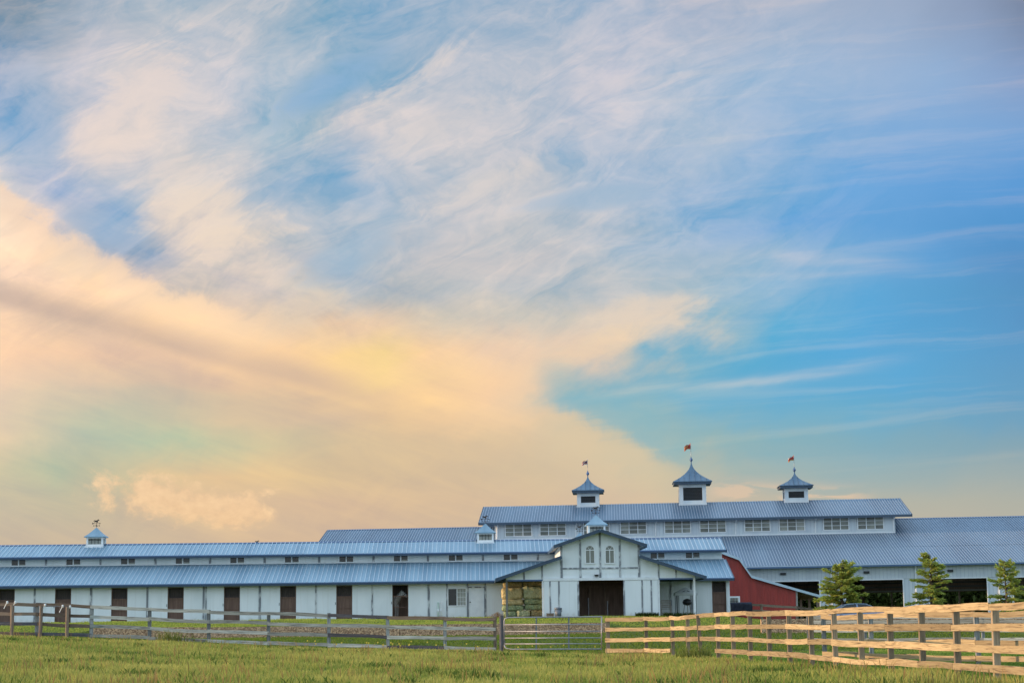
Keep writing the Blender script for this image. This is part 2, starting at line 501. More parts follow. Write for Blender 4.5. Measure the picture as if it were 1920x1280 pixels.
def wood(name, c1, c2, c3, rough=0.75):
    """long grain with knots and per-board tone"""
    m = bpy.data.materials.new(name); m.use_nodes = True
    nt = m.node_tree; N, L = nt.nodes, nt.links
    b = N['Principled BSDF']; b.inputs['Roughness'].default_value = rough
    b.inputs['Specular IOR Level'].default_value = 0.25
    t = N.new('ShaderNodeTexCoord'); oi = N.new('ShaderNodeObjectInfo')
    ad = N.new('ShaderNodeVectorMath'); ad.operation = 'ADD'
    cb = N.new('ShaderNodeCombineXYZ')
    ml = N.new('ShaderNodeMath'); ml.operation = 'MULTIPLY'; ml.inputs[1].default_value = 37.0
    L.new(oi.outputs['Random'], ml.inputs[0])
    for i in range(3): L.new(ml.outputs[0], cb.inputs[i])
    L.new(t.outputs['UV'], ad.inputs[0]); L.new(cb.outputs[0], ad.inputs[1])
    mp = N.new('ShaderNodeMapping'); mp.inputs['Scale'].default_value = (1.3, 26, 26); L.new(ad.outputs[0], mp.inputs[0])
    n = N.new('ShaderNodeTexNoise'); n.inputs['Scale'].default_value = 1.0; n.inputs['Detail'].default_value = 5; n.inputs['Distortion'].default_value = .9
    n.inputs['Roughness'].default_value = 0.65
    L.new(mp.outputs[0], n.inputs['Vector'])
    cr = N.new('ShaderNodeValToRGB'); L.new(n.outputs['Fac'], cr.inputs[0])
    cr.color_ramp.elements[0].position = 0.34; cr.color_ramp.elements[0].color = (*c3, 1)
    cr.color_ramp.elements[1].position = 0.66; cr.color_ramp.elements[1].color = (*c1, 1)
    e = cr.color_ramp.elements.new(0.47); e.color = (*c2, 1)
    hs = N.new('ShaderNodeHueSaturation'); L.new(cr.outputs[0], hs.inputs['Color'])
    mr = N.new('ShaderNodeMapRange'); mr.inputs[3].default_value = 0.62; mr.inputs[4].default_value = 1.22
    L.new(oi.outputs['Random'], mr.inputs[0]); L.new(mr.outputs[0], hs.inputs['Value'])
    L.new(hs.outputs[0], b.inputs['Base Color'])
    bp = N.new('ShaderNodeBump'); bp.inputs['Strength'].default_value = 0.5; bp.inputs['Distance'].default_value = 0.012
    L.new(n.outputs['Fac'], bp.inputs['Height']); L.new(bp.outputs[0], b.inputs['Normal'])
    MATS[name] = m
    return m


def uv_along(o):
    """UV = metres along / across the longest axis, for wood grain"""
    me = o.data
    co = np.empty(len(me.vertices) * 3, np.float32); me.vertices.foreach_get('co', co); co = co.reshape(-1, 3)
    c = co - co.mean(0)
    w, v = np.linalg.eigh(c.T @ c)
    p = c @ v
    uvl = me.uv_layers.new(name='uv')
    li = np.empty(len(me.loops), np.int32); me.loops.foreach_get('vertex_index', li)
    uvl.data.foreach_set('uv', np.stack([p[li, 2], p[li, 1] + p[li, 0]], 1).astype(np.float32).ravel())
    return o


WALL = pm('white_wall_paint', (.86, .88, .88), (.77, .80, .80), 1.1, 0.5, bump=.05, stretch=(1, 1, .25))
def weather(m, z0, z1, rgb, amt):
    nt = m.node_tree; N, L = nt.nodes, nt.links
    b = N['Principled BSDF']
    src = b.inputs['Base Color'].links[0].from_socket
    t = N.new('ShaderNodeTexCoord'); sp = N.new('ShaderNodeSeparateXYZ'); L.new(t.outputs['Object'], sp.inputs[0])
    n = N.new('ShaderNodeTexNoise'); n.inputs['Scale'].default_value = 3.0; n.inputs['Detail'].default_value = 6; L.new(t.outputs['Object'], n.inputs['Vector'])
    a = N.new('ShaderNodeMath'); a.operation = 'MULTIPLY_ADD'; L.new(n.outputs['Fac'], a.inputs[0]); a.inputs[1].default_value = -.9; L.new(sp.outputs[2], a.inputs[2])
    r = N.new('ShaderNodeMapRange'); r.inputs[1].default_value = z1; r.inputs[2].default_value = z0; r.inputs[4].default_value = amt; L.new(a.outputs[0], r.inputs[0])
    mp = N.new('ShaderNodeMapping'); mp.inputs['Scale'].default_value = (7, 7, .25); L.new(t.outputs['Object'], mp.inputs[0])
    n2 = N.new('ShaderNodeTexNoise'); n2.inputs['Scale'].default_value = 1.0; n2.inputs['Detail'].default_value = 3; L.new(mp.outputs[0], n2.inputs['Vector'])
    r2 = N.new('ShaderNodeMapRange'); r2.inputs[1].default_value = .56; r2.inputs[2].default_value = .80; r2.inputs[4].default_value = .22; L.new(n2.outputs['Fac'], r2.inputs[0])
    mx = N.new('ShaderNodeMath'); mx.operation = 'MAXIMUM'; L.new(r.outputs[0], mx.inputs[0]); L.new(r2.outputs[0], mx.inputs[1])
    c = N.new('ShaderNodeMix'); c.data_type = 'RGBA'; L.new(mx.outputs[0], c.inputs[0]); L.new(src, c.inputs[6]); c.inputs[7].default_value = (*rgb, 1)
    L.new(c.outputs[2], b.inputs['Base Color'])


weather(WALL, 1.00, 1.32, (.46, .42, .36), .45)
TRIM = pm('white_trim_paint', (.86, .87, .87), (.78, .79, .80), 3, 0.5)
BATTEN = pm('peeling_batten', (.22, .23, .25), (.62, .63, .63), 5.0, 0.8, stretch=(1, 1, .4), contrast=(.48, .62), bump=.2)
ROOF = pm('blue_metal_roof', (.27, .41, .51), (.18, .30, .40), 1.25, 0.42, metal=0.2, stretch=(1, .06, .06), bump=.02)
ROOFA = pm('slate_blue_metal_roof', (.118, .20, .29), (.062, .118, .192), .5, 0.42, metal=0.2, stretch=(1, .12, .12), bump=.02)
RIB = pm('roof_seam', (.46, .57, .66), None, rough=0.35, metal=0.3)
RIBA = pm('arena_roof_seam', (.34, .42, .52), None, rough=0.35, metal=0.3)
FASCIA = pm('dark_blue_fascia', (.030, .058, .098), (.04, .07, .115), 2, 0.4)
EAVE = pm('blue_gutter', (.07, .13, .26), None, rough=0.35, metal=.2)
SOFFIT = pm('soffit_board', (.40, .38, .34), (.30, .28, .26), 3, .8)
BROWN = pm('dark_brown_boards', (.125, .070, .050), (.185, .105, .075), 1.5, 0.75, bump=.3, bscale=4, stretch=(8, 8, .7))
AISLE = pm('aisle_boards', (.30, .195, .145), (.21, .135, .10), 1.5, .8, stretch=(6, 6, .7))
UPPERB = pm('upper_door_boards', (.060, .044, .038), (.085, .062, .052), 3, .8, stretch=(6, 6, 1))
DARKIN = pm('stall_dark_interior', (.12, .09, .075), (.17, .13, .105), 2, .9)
BROWNPOST = pm('barn_timber', (.30, .20, .14), (.19, .13, .095), 4, .8, stretch=(4, 4, .6))
GLASS_D = pm('dark_window_glass', (.035, .030, .026), None, rough=0.12)
GLASS_G = pm('shaded_window_glass', (.24, .24, .20), (.17, .175, .15), 1.2, rough=0.18)
GLASS_V = [pm('window_glass_tone', (.24 * k_, .24 * k_, .20 * k_), (.15 * k_, .155 * k_, .135 * k_), 1.6, rough=.12 + .08 * k_) for k_ in (.62, .85, 1.1, 1.35)]
BLIND = pm('window_blind', (.40, .39, .34), (.33, .33, .29), 3, .7)
RED = pm('red_steel_siding', (.42, .045, .032), (.31, .034, .026), 1.2, 0.5, stretch=(3, 3, .3))
SIDE = pm('pale_steel_siding', (.66, .70, .72), (.58, .62, .66), 0.7, 0.45, stretch=(2, 2, .3))
SIDERIB = pm('siding_rib', (.52, .57, .62), None, rough=.45)
STEEL = pm('gate_steel', (.36, .35, .36), (.28, .27, .28), 6, 0.45, metal=.4)
IRON = pm('black_iron', (.022, .022, .025), None, rough=.5)
RUSTIRON = pm('weathervane_iron', (.045, .028, .022), None, rough=.6)
PLASTIC = pm('grey_plastic', (.16, .18, .21), (.13, .15, .18), 5, .5)
TAN = wood('new_tan_wood', (.50, .37, .205), (.39, .275, .145), (.15, .10, .055))
TANPOST = wood('new_post_wood', (.42, .31, .20), (.33, .24, .155), (.18, .13, .09))
GREYW = wood('weathered_grey_wood', (.52, .53, .48), (.34, .35, .32), (.13, .13, .125), .85)
POSTG = wood('grey_post_wood', (.36, .36, .34), (.25, .25, .24), (.12, .12, .12), .85)
BROWNW = wood('weathered_brown_wood', (.31, .225, .16), (.21, .15, .11), (.10, .075, .06), .85)
DARKW = wood('dark_grey_wood', (.13, .125, .135), (.09, .085, .095), (.05, .047, .052), .85)
BARNW = wood('barn_post_wood', (.40, .38, .35), (.26, .25, .235), (.13, .12, .115), .85)
CONC = pm('concrete', (.48, .46, .43), (.40, .38, .36), 3, .85)
NAVY = pm('navy_blanket', (.012, .014, .028), (.022, .024, .040), 6, .9, bump=.3)


def pebble_mat():
    m = bpy.data.materials.new('exposed_aggregate'); m.use_nodes = True
    N, L = m.node_tree.nodes, m.node_tree.links
    b = N['Principled BSDF']; b.inputs['Roughness'].default_value = .9
    t = N.new('ShaderNodeTexCoord'); v = N.new('ShaderNodeTexVoronoi'); v.inputs['Scale'].default_value = 17
    L.new(t.outputs['Object'], v.inputs['Vector'])
    cr = N.new('ShaderNodeValToRGB')
    sp = N.new('ShaderNodeSeparateColor'); L.new(v.outputs['Color'], sp.inputs[0]); L.new(sp.outputs[0], cr.inputs[0])
    cr.color_ramp.elements[0].color = (.22, .115, .06, 1); cr.color_ramp.elements[1].color = (.76, .48, .28, 1)
    e = cr.color_ramp.elements.new(.55); e.color = (.45, .285, .175, 1)
    L.new(cr.outputs[0], b.inputs['Base Color'])
    bp = N.new('ShaderNodeBump'); bp.inputs['Strength'].default_value = .9; bp.inputs['Distance'].default_value = .03; bp.invert = True
    L.new(v.outputs['Distance'], bp.inputs['Height']); L.new(bp.outputs[0], b.inputs['Normal'])
    return m


PEBBLE = pebble_mat()


def leaf_mat(name, trans=.35, fac=1.0):
    m = bpy.data.materials.new(name); m.use_nodes = True
    N, L = m.node_tree.nodes, m.node_tree.links
    N.remove(N['Principled BSDF'])
    a = N.new('ShaderNodeAttribute'); a.attribute_name = 'col'
    d = N.new('ShaderNodeBsdfDiffuse'); tr = N.new('ShaderNodeBsdfTranslucent'); mx = N.new('ShaderNodeMixShader')
    L.new(a.outputs['Color'], d.inputs[0]); L.new(a.outputs['Color'], tr.inputs[0])
    mx.inputs[0].default_value = trans
    L.new(d.outputs[0], mx.inputs[1]); L.new(tr.outputs[0], mx.inputs[2]); L.new(mx.outputs[0], N['Material Output'].inputs[0])
    return m


BLADE = leaf_mat('grass_blades')
LEAF = leaf_mat('needles', .25)

# ------------------------------------------------------------------ terrain
FENCE_X = [-60, -30, -19.4, -17.4, -15, -12.5, -10, -7.5, -5, -2.7, 0, 3.7, 12, 60]
FENCE_Z = [1.25, 1.05, .84, .74, .61, .48, .36, .26, .16, .09, .03, -.10, -.02, .05]


def sstep(x, a, b):
    t = np.clip((x - a) / (b - a), 0, 1)
    return t * t * (3 - 2 * t)


def ground_z(X, Y):
    X = np.asarray(X, float); Y = np.asarray(Y, float)
    fz = np.interp(X, FENCE_X, FENCE_Z)
    near = fz * (0.55 + 0.45 * sstep(Y, 40, 76))
    near = near * (1 - sstep(X, 3, 8)) + (np.interp(Y, [30, 42, 75, 80], [.06, .04, -.12, -.1])) * sstep(X, 3, 8)
    mid = fz + (np.interp(X, [-40, -22, 5, 14], [.95, .52, .52, .60]) - fz) * sstep(Y, 80, 103)
    low = np.where(Y < 80, near, mid)
    pad = np.interp(X, [-60, 12, 20, 60], [1.5, 1.5, .70, .68])
    up = np.interp(X, [-60, 8, 14, 60], [1.12, 1.12, .72, .62])
    upper = up + (pad - up) * sstep(Y, 104, 122)
    wall = sstep(X, -23.6, -22.4) * (1 - sstep(X, 4.4, 5.6))
    s_wall = sstep(Y, 104.1, 104.5)
    s_soft = sstep(Y, 94, 112)
    s = s_wall * wall + s_soft * (1 - wall)
    return low + (upper - low) * s + 0.02 * np.sin(X * .7 + 1.3) * np.cos(Y * .45) + .012 * np.sin(X * 1.9 + Y * 1.1)


xs = np.unique(np.concatenate([np.linspace(-3000, -90, 14), np.linspace(-90, -32, 30), np.linspace(-32, 32, 161), np.linspace(32, 90, 30), np.linspace(90, 3000, 14)]))
ys = np.unique(np.concatenate([np.linspace(-2500, -10, 10), np.linspace(-10, 30, 14), np.linspace(30, 103, 150), np.linspace(103, 105.5, 26), np.linspace(105.5, 130, 50), np.linspace(130, 260, 30), np.linspace(260, 5000, 14)]))
GX, GY = np.meshgrid(xs, ys)
GZ = ground_z(GX, GY)
gv = np.stack([GX, GY, GZ], -1).reshape(-1, 3)
nx = len(xs)
ii = (np.arange(len(ys) - 1)[:, None] * nx + np.arange(nx - 1)[None, :]).ravel()
gm = bpy.data.materials.new('meadow_ground'); gm.use_nodes = True
N_, L_ = gm.node_tree.nodes, gm.node_tree.links
b_ = N_['Principled BSDF']; b_.inputs['Roughness'].default_value = .95; b_.inputs['Specular IOR Level'].default_value = .1
t_ = N_.new('ShaderNodeTexCoord')
n1 = N_.new('ShaderNodeTexNoise'); n1.inputs['Scale'].default_value = .35; n1.inputs['Detail'].default_value = 6
n2 = N_.new('ShaderNodeTexNoise'); n2.inputs['Scale'].default_value = 6; n2.inputs['Detail'].default_value = 5
L_.new(t_.outputs['Object'], n1.inputs['Vector']); L_.new(t_.outputs['Object'], n2.inputs['Vector'])
mx_ = N_.new('ShaderNodeMix'); mx_.data_type = 'RGBA'; L_.new(n1.outputs['Fac'], mx_.inputs[0])
mx_.inputs[6].default_value = (.075, .12, .022, 1); mx_.inputs[7].default_value = (.15, .17, .036, 1)
mx2 = N_.new('ShaderNodeMix'); mx2.data_type = 'RGBA'; mx2.blend_type = 'MULTIPLY'; mx2.inputs[0].default_value = .7
cr_ = N_.new('ShaderNodeValToRGB'); cr_.color_ramp.elements[0].position = .3; cr_.color_ramp.elements[0].color = (.35, .35, .35, 1); cr_.color_ramp.elements[1].position = .7
L_.new(n2.outputs['Fac'], cr_.inputs[0]); L_.new(mx_.outputs[2], mx2.inputs[6]); L_.new(cr_.outputs[0], mx2.inputs[7]); L_.new(mx2.outputs[2], b_.inputs['Base Color'])
bp_ = N_.new('ShaderNodeBump'); bp_.inputs['Strength'].default_value = .8; bp_.inputs['Distance'].default_value = .06
L_.new(n2.outputs['Fac'], bp_.inputs['Height']); L_.new(bp_.outputs[0], b_.inputs['Normal'])
g = raw_mesh('ground', gv, np.stack([ii, ii + 1, ii + 1 + nx, ii + nx], 1), gm, kind='structure', smooth_=True)
tag(g, 'grass pasture and lawn rising gently to the stables', 'ground')


def gz(x, y): return float(ground_z(x, y))


# ------------------------------------------------------------------ shared building pieces
def rib_mesh(xs_, y0, z0, y1, z1, w=.045, h=.05, lift=.0):
    """standing seams on a slope that rises from (y0,z0) to (y1,z1), one at every x"""
    mb = MB()
    ln = math.hypot(y1 - y0, z1 - z0)
    ny, nz = -(z1 - z0) / ln, (y1 - y0) / ln
    for x in xs_:
        a = x - w / 2; b = x + w / 2
        v = []
        for (y, z) in ((y0, z0), (y1, z1)):
            for hh in (lift, lift + h):
                v += [(a, y + ny * hh, z + nz * hh), (b, y + ny * hh, z + nz * hh)]
        mb.add(v, [(2, 3, 7, 6), (0, 2, 6, 4), (3, 1, 5, 7), (0, 1, 3, 2), (4, 6, 7, 5)])
    return mb


def slope_slab(x0, x1, y0, z0, y1, z1, t=.08):
    return MB().prismx([(y0, z0 - t), (y1, z1 - t), (y1, z1), (y0, z0)], x0, x1)


def cross_slope(mb, xa, za, xb, zb, y0, y1, t=.08):
    """slab that falls along x"""
    p = [(xa, za - t), (xb, zb - t), (xb, zb), (xa, za)]
    if xa > xb: p = p[::-1]
    return mb.prism(p, y0, y1)


def weathervane(parent, top, s=1.0):
    s *= .82
    mb = MB()
    x, y, z = top
    mb.tube([(x, y, z - .05), (x, y, z + .62 * s)], .018 * s, 6)
    mb.tube([(x - .22 * s, y, z + .20 * s), (x + .22 * s, y, z + .20 * s)], .014 * s, 5)
    mb.tube([(x, y - .22 * s, z + .20 * s), (x, y + .22 * s, z + .20 * s)], .014 * s, 5)
    for dx_ in (-.25, .25): mb.box(x + (dx_ - .03) * s, x + (dx_ + .03) * s, y - .012, y + .012, z + .16 * s, z + .25 * s)
    for dy_ in (-.25, .25): mb.box(x - .03 * s, x + .03 * s, y + (dy_ - .012) * s, y + (dy_ + .012) * s, z + .16 * s, z + .25 * s)
    mb.tube([(x - .30 * s, y, z + .40 * s), (x + .30 * s, y, z + .40 * s)], .014 * s, 5)
    mb.prism([(x + .25 * s, z + .345 * s), (x + .37 * s, z + .40 * s), (x + .25 * s, z + .455 * s)], y - .012, y + .012)
    mb.prism([(x - .38 * s, z + .33 * s), (x - .26 * s, z + .36 * s), (x - .26 * s, z + .44 * s), (x - .38 * s, z + .47 * s)], y - .012, y + .012)
    h = [(-.20, .46), (-.17, .45), (-.13, .53), (-.02, .54), (.03, .45), (.06, .45), (.06, .55), (.10, .47), (.14, .48), (.10, .58), (.17, .66), (.24, .63), (.25, .67), (.17, .74), (.13, .77), (.06, .68), (-.10, .66), (-.20, .69), (-.28, .60), (-.27, .58), (-.19, .62), (-.17, .55)]
    mb.prism([(x + a * s, z + b * s) for a, b in h], y - .014, y + .014)
    return mb.build('weathervane', RUSTIRON, parent)


def small_cupola(parent, x, d, tip_z, half=.50):
    """square louvred cupola with a pyramid roof and a horse weathervane"""
    zt = tip_z
    ze = zt - .62
    zb = zt - 1.30
    c = MB()
    hw = half
    for sx_ in (-1, 1):                      # corner posts
        for sy_ in (-1, 1):
            c.box(x + sx_ * hw - .06, x + sx_ * hw + .06, d + sy_ * hw - .06, d + sy_ * hw + .06, zb - .3, ze)
    c.box(x - hw - .03, x + hw + .03, d - hw - .03, d + hw + .03, ze - .12, ze - .003)
    c.box(x - hw - .05, x + hw + .05, d - hw - .05, d + hw + .05, zb - .6, zb + .16)
    c.prism([(x - hw - .15, zb - .13), (x + hw + .15, zb - .13), (x + hw + .06, zb + .04), (x - hw - .06, zb + .04)], d - hw - .16, d + hw + .16)
    body = c.build('cupola', TRIM, parent)
    MB().box(x - hw + .04, x + hw - .04, d - hw + .05, d + hw - .05, zb + .1, ze - .1).build('cupola_window', BLIND, body)
    mun = MB()
    for t in (-.22, 0, .22): mun.box(x + t - .015, x + t + .015, d - hw + .01, d - hw + .045, zb + .16, ze - .12)
    mun.box(x - hw + .06, x + hw - .06, d - hw + .005, d - hw + .045, ze - .24, ze - .20)
    mun.build('cupola_muntin', IRON, body)
    r = MB()
    e = hw + .2
    prof = [(e, ze - .05), (e, ze), (e * .62, ze + .20), (e * .27, ze + .45), (.03, zt)]
    v, f = [], []
    for rr, zz in prof: v += [(x - rr, d - rr, zz), (x + rr, d - rr, zz), (x + rr, d + rr, zz), (x - rr, d + rr, zz)]
    for i in range(len(prof) - 1):
        for k in range(4): f.append((i * 4 + k, i * 4 + (k + 1) % 4, i * 4 + 4 + (k + 1) % 4, i * 4 + 4 + k))
    f += [(3, 2, 1, 0), (16, 17, 18, 19)]
    r.add(v, f).build('cupola_roof', ROOF, body)
    weathervane(body, (x, d, zt - .02), .95)
    return body


# ------------------------------------------------------------------ the white stable
B = Frame((0, 126, 0), R(1.0))
ZB = 1.52                    # floor of the stable yard
Z_E, Z_C, Z_UE, Z_R = 3.90, 5.24, 5.85, 6.75
D_E, D_C, D_UE, D_R = -.60, 3.45, 2.85, 5.60
BX0, BX1 = -44.0, 14.2
CXC = 5.12                   # centre line of the cross wing
stable = thing('stable_barn', 'long white stable with blue metal monitor roof and front gable', 'barn', B.M)


def monitor_roofs(par):
    # long range: lower slopes, upper slopes
    DB = 2 * D_R
    for nm, (y0, z0, y1, z1) in (('lower_roof', (D_E, Z_E, D_C, Z_C)), ('upper_roof', (D_UE, Z_UE, D_R, Z_R))):
        o = slope_slab(BX0, BX1 + .02, y0, z0, y1, z1).build(nm, ROOF, par)
        rib_mesh(np.arange(BX0 + .1, BX1, .287), y0 + .01, z0, y1 - .02, z1, .038, .045).build('roof_seam', RIB, o, kind='stuff')
        MB().box(BX0, BX1 + .02, y0 - .035, y0 - .003, z0 - .17, z0 - .02).build('fascia', FASCIA, o)
        MB().box(BX0, BX1 + .02, y0 - .06, y0 - .037, z0 - .055, z0 + .015).build('drip_edge', EAVE, o)
        ln = 0.10
        MB().bar((BX1 + .05, y0, z0 - .07), (BX1 + .05, y1, z1 - .07), .05, .18).build('rake_board', FASCIA, o)
        o2 = slope_slab(BX0, BX1 + .02, 2 * D_R - y0, z0, 2 * D_R - y1, z1).build(nm, ROOF, par)
    MB().prismx([(D_R - .16, Z_R - .03), (D_R, Z_R + .05), (D_R + .16, Z_R - .03)], BX0, BX1 + .03).build('ridge_cap', EAVE, par)
    MB().box(BX0, BX1 - .1, D_C - .05, D_C - .012, Z_C + .02, Z_C + .075).build('flashing', TRIM, par)


monitor_roofs(stable)
# rear and end walls
box('rear_wall', WALL, stable, BX0, BX1 - .3, 11.1, 11.2, ZB - .3, 3.85)
box('rear_clerestory', WALL, stable, BX0, BX1 - .3, 7.70, 7.75, 5.1, 5.8)
for xe in (BX0 + .1, BX1 - .25):
    MB().prismx([(.06, ZB - .3), (11.09, ZB - .3), (11.09, 3.95), (7.69, 5.15), (7.69, 5.82), (5.6, 6.62), (3.51, 5.82), (3.51, 5.15), (.06, 3.95)], xe - .05, xe + .05).build('end_wall', WALL, stable)
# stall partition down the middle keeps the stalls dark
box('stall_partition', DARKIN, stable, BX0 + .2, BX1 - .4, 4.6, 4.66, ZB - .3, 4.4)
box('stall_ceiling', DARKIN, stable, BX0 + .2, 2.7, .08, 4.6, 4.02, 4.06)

DOORS = [-7.45 - 3.64 * k for k in range(10)]
CUTS = []
x_hi = B.x(804, 0)


def wall_piece(x0, x1, z0=ZB - .1, z1=3.80, d=0.0):
    return box('wall_panel', WALL, stable, x0, x1, d - .02, d + .03, z0, z1)


def batten(x, w=.15, z0=ZB - .1, z1=3.80, d=0.0, mat=None):
    o = box('batten', mat or BATTEN, stable, x - w / 2, x + w / 2, d - .055, d - .022, z0, z1)
    return o


def stall_door(x, w=1.04, mesh=False):
    """dark framed sliding door: solid lower half, open grille above"""
    x0, x1 = x - w / 2, x + w / 2
    zt = 3.68
    if mesh:                                # full-height wire door
        dr = MB()
        for k in range(1, 22): dr.tube([(x0 + .05 + k * (w - .1) / 22, .10, ZB), (x0 + .05 + k * (w - .1) / 22, .10, ZB + 1.42)], .004, 4, False)
        for k in range(1, 30): dr.tube([(x0 + .05, .094, ZB + k * 1.42 / 30), (x1 - .05, .094, ZB + k * 1.42 / 30)], .004, 4, False)
        dr = dr.build('stall_door', BROWN, stable, kind='stuff')
    else: dr = MB().box(x0 + .05, x1 - .05, .10, .14, ZB + .04, ZB + 1.42).build('stall_door', BROWN, stable)
    fr = MB()
    fr.box(x0, x0 + .05, .035, .16, ZB - .1, zt).box(x1 - .05, x1, .035, .16, ZB - .1, zt)
    fr.box(x0 + .05, x1 - .05, .06, .15, ZB + 1.42, ZB + 1.50).box(x0 + .05, x1 - .05, .06, .15, ZB + .72, ZB + .76)
    fr.build('door_frame', BROWN, dr)
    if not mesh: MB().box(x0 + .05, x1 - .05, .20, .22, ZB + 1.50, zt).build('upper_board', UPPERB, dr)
    gr = MB()
    for k in range(1, 8): gr.tube([(x0 + .05 + k * (w - .1) / 8, .11, ZB + 1.49), (x0 + .05 + k * (w - .1) / 8, .11, zt)], .009, 5)
    gr.build('grille', IRON, dr)
    MB().box(x0 - .06, x0 - .035, -.05, -.021, ZB + .95, ZB + 1.12).build('handle', IRON, dr)
    box('lintel', SOFFIT, stable, x0, x1, -.02, .05, zt, 3.80)
    return dr


prev_post = x_hi
for k, dxk in enumerate(DOORS):
    post = dxk - 1.83
    wall_piece(dxk + .52, prev_post)
    wall_piece(post, dxk - .52)
    stall_door(dxk, mesh=(k == 0))
    batten(prev_post, .12 if k % 3 else .15)
    if k == 4: batten(prev_post + .16, .08)
    prev_post = post
# stall floors / side partitions between boxes
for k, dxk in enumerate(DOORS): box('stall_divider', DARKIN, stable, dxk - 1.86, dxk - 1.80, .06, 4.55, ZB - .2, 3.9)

box('stall_back', AISLE, stable, DOORS[0] - 1.75, DOORS[0] + 1.75, 2.30, 2.34, ZB - .2, 3.95)
# office bay: window, white door
wx0, wx1 = B.x(839, 0), B.x(875, 0)
wz0, wz1 = B.z(857, 1136, 0), B.z(857, 1101.5, 0)
ox0, ox1 = B.x(878, 0), B.x(908.5, 0)
oz1 = B.z(893, 1100.5, 0)
wall_piece(x_hi, wx0)
wall_piece(wx0, wx1, ZB - .1, wz0); wall_piece(wx0, wx1, wz1, 3.80)
wall_piece(wx1, ox0)
wall_piece(ox0, ox1, oz1, 3.80)
wall_piece(ox1, 2.7)
for px_ in (838, 876.5, 910.5): batten(B.x(px_, 0), .10)
win = MB()
for a_, b_2 in ((wx0, wx0 + .06), (wx1 - .06, wx1), ((wx0 + wx1) / 2 - .03, (wx0 + wx1) / 2 + .03)): win.box(a_, b_2, -.06, .02, wz0, wz1)
win.box(wx0 + .06, wx1 - .06, -.058, .02, wz0, wz0 + .06).box(wx0 + .06, wx1 - .06, -.058, .02, wz1 - .06, wz1)
win = win.build('office_window', TRIM, stable)
mid_ = (wx0 + wx1) / 2
box('pane', GLASS_D, win, wx0 + .06, mid_ - .03, .0, .015, wz0 + .06, wz1 - .06)
box('pane', BLIND, win, mid_ + .03, wx1 - .06, .0, .015, wz0 + .06, wz1 - .06)
mu = MB()
for t in (1 / 3, 2 / 3): mu.box(mid_ + .03 + t * (wx1 - mid_ - .09) - .01, mid_ + .03 + t * (wx1 - mid_ - .09) + .01, -.02, -.001, wz0 + .06, wz1 - .06)
for t in (.25, .5, .75): mu.box(mid_ + .03, wx1 - .06, -.018, -.0015, wz0 + t * (wz1 - wz0) - .01, wz0 + t * (wz1 - wz0) + .01)
mu.build('muntin', TRIM, win)
od = box('office_door', TRIM, stable, ox0 + .03, ox1 - .03, .0, .04, ZB - .05, oz1 - .03)
odf = MB().box(ox0 - .04, ox0 + .028, -.05, .03, ZB - .1, oz1 + .05).box(ox1 - .028, ox1 + .04, -.05, .03, ZB - .1, oz1 + .05).box(ox0 + .028, ox1 - .028, -.05, .03, oz1 - .028, oz1 + .05)
odf.build('door_frame', BATTEN, od)
MB().lathe([(.01, 0), (.035, .01), (.04, .04), (.02, .06)], (ox0 + .12, -.03, ZB + 1.0), 8).build('door_knob', IRON, od)

# wall behind the right-hand porch, and the end stall door
wall_piece(7.5, B.x(1334, 0))
for px_ in (1258, 1296): batten(B.x(px_, 0), .13)
xr0, xr1 = B.x(1335.5, 0), B.x(1362, 0)
stall_door((xr0 + xr1) / 2, xr1 - xr0)
wall_piece(xr1, BX1 - .2)
batten(BX1 - .28, .16, mat=TRIM)
batten(xr0 - .05, .08, mat=TRIM)

# clerestory
WINX = [-7.56 - 3.64 * k for k in range(10)] + [-3.88, -.20, 9.66, 12.02]
zw0, zw1 = Z_C + .075, 5.73
WINX.sort()
lastx = BX0
for wx in WINX:
    box('clerestory_panel', WALL, stable, lastx, wx - .53, D_C, D_C + .05, Z_C - .1, 5.80)
    w_ = MB()
    for a_, b_2 in ((-.55, -.46), (-.04, .04), (.46, .55)): w_.box(wx + a_, wx + b_2, D_C - .04, D_C + .04, zw0, zw1)
    w_.box(wx - .47, wx + .47, D_C - .038, D_C + .04, zw0, zw0 + .03)
    w_ = w_.build('clerestory_window', TRIM, stable)
    box('pane', GLASS_D, w_, wx - .47, wx - .03, D_C + .0, D_C + .012, zw0 + .03, zw1)
    box('pane', GLASS_D, w_, wx + .03, wx + .47, D_C + .0, D_C + .012, zw0 + .03, zw1)
    if random.random() < .7:
        a0 = random.choice((.05, .09)) ; MB().box(wx + a0, wx + .45, D_C - .012, D_C - .002, zw0 + .03, zw0 + random.uniform(.08, .15)).build('sill_board', BLIND, w_)
    box('clerestory_header', WALL, stable, wx - .53, wx + .53, D_C, D_C + .05, zw1, 5.80)
    lastx = wx + .53
    if wx < 8: box('batten', BATTEN, stable, wx + 1.75, wx + 1.90, D_C - .032, D_C - .003, zw0, 5.79)
box('clerestory_panel', WALL, stable, lastx, BX1 - .3, D_C, D_C + .05, Z_C - .1, 5.80)

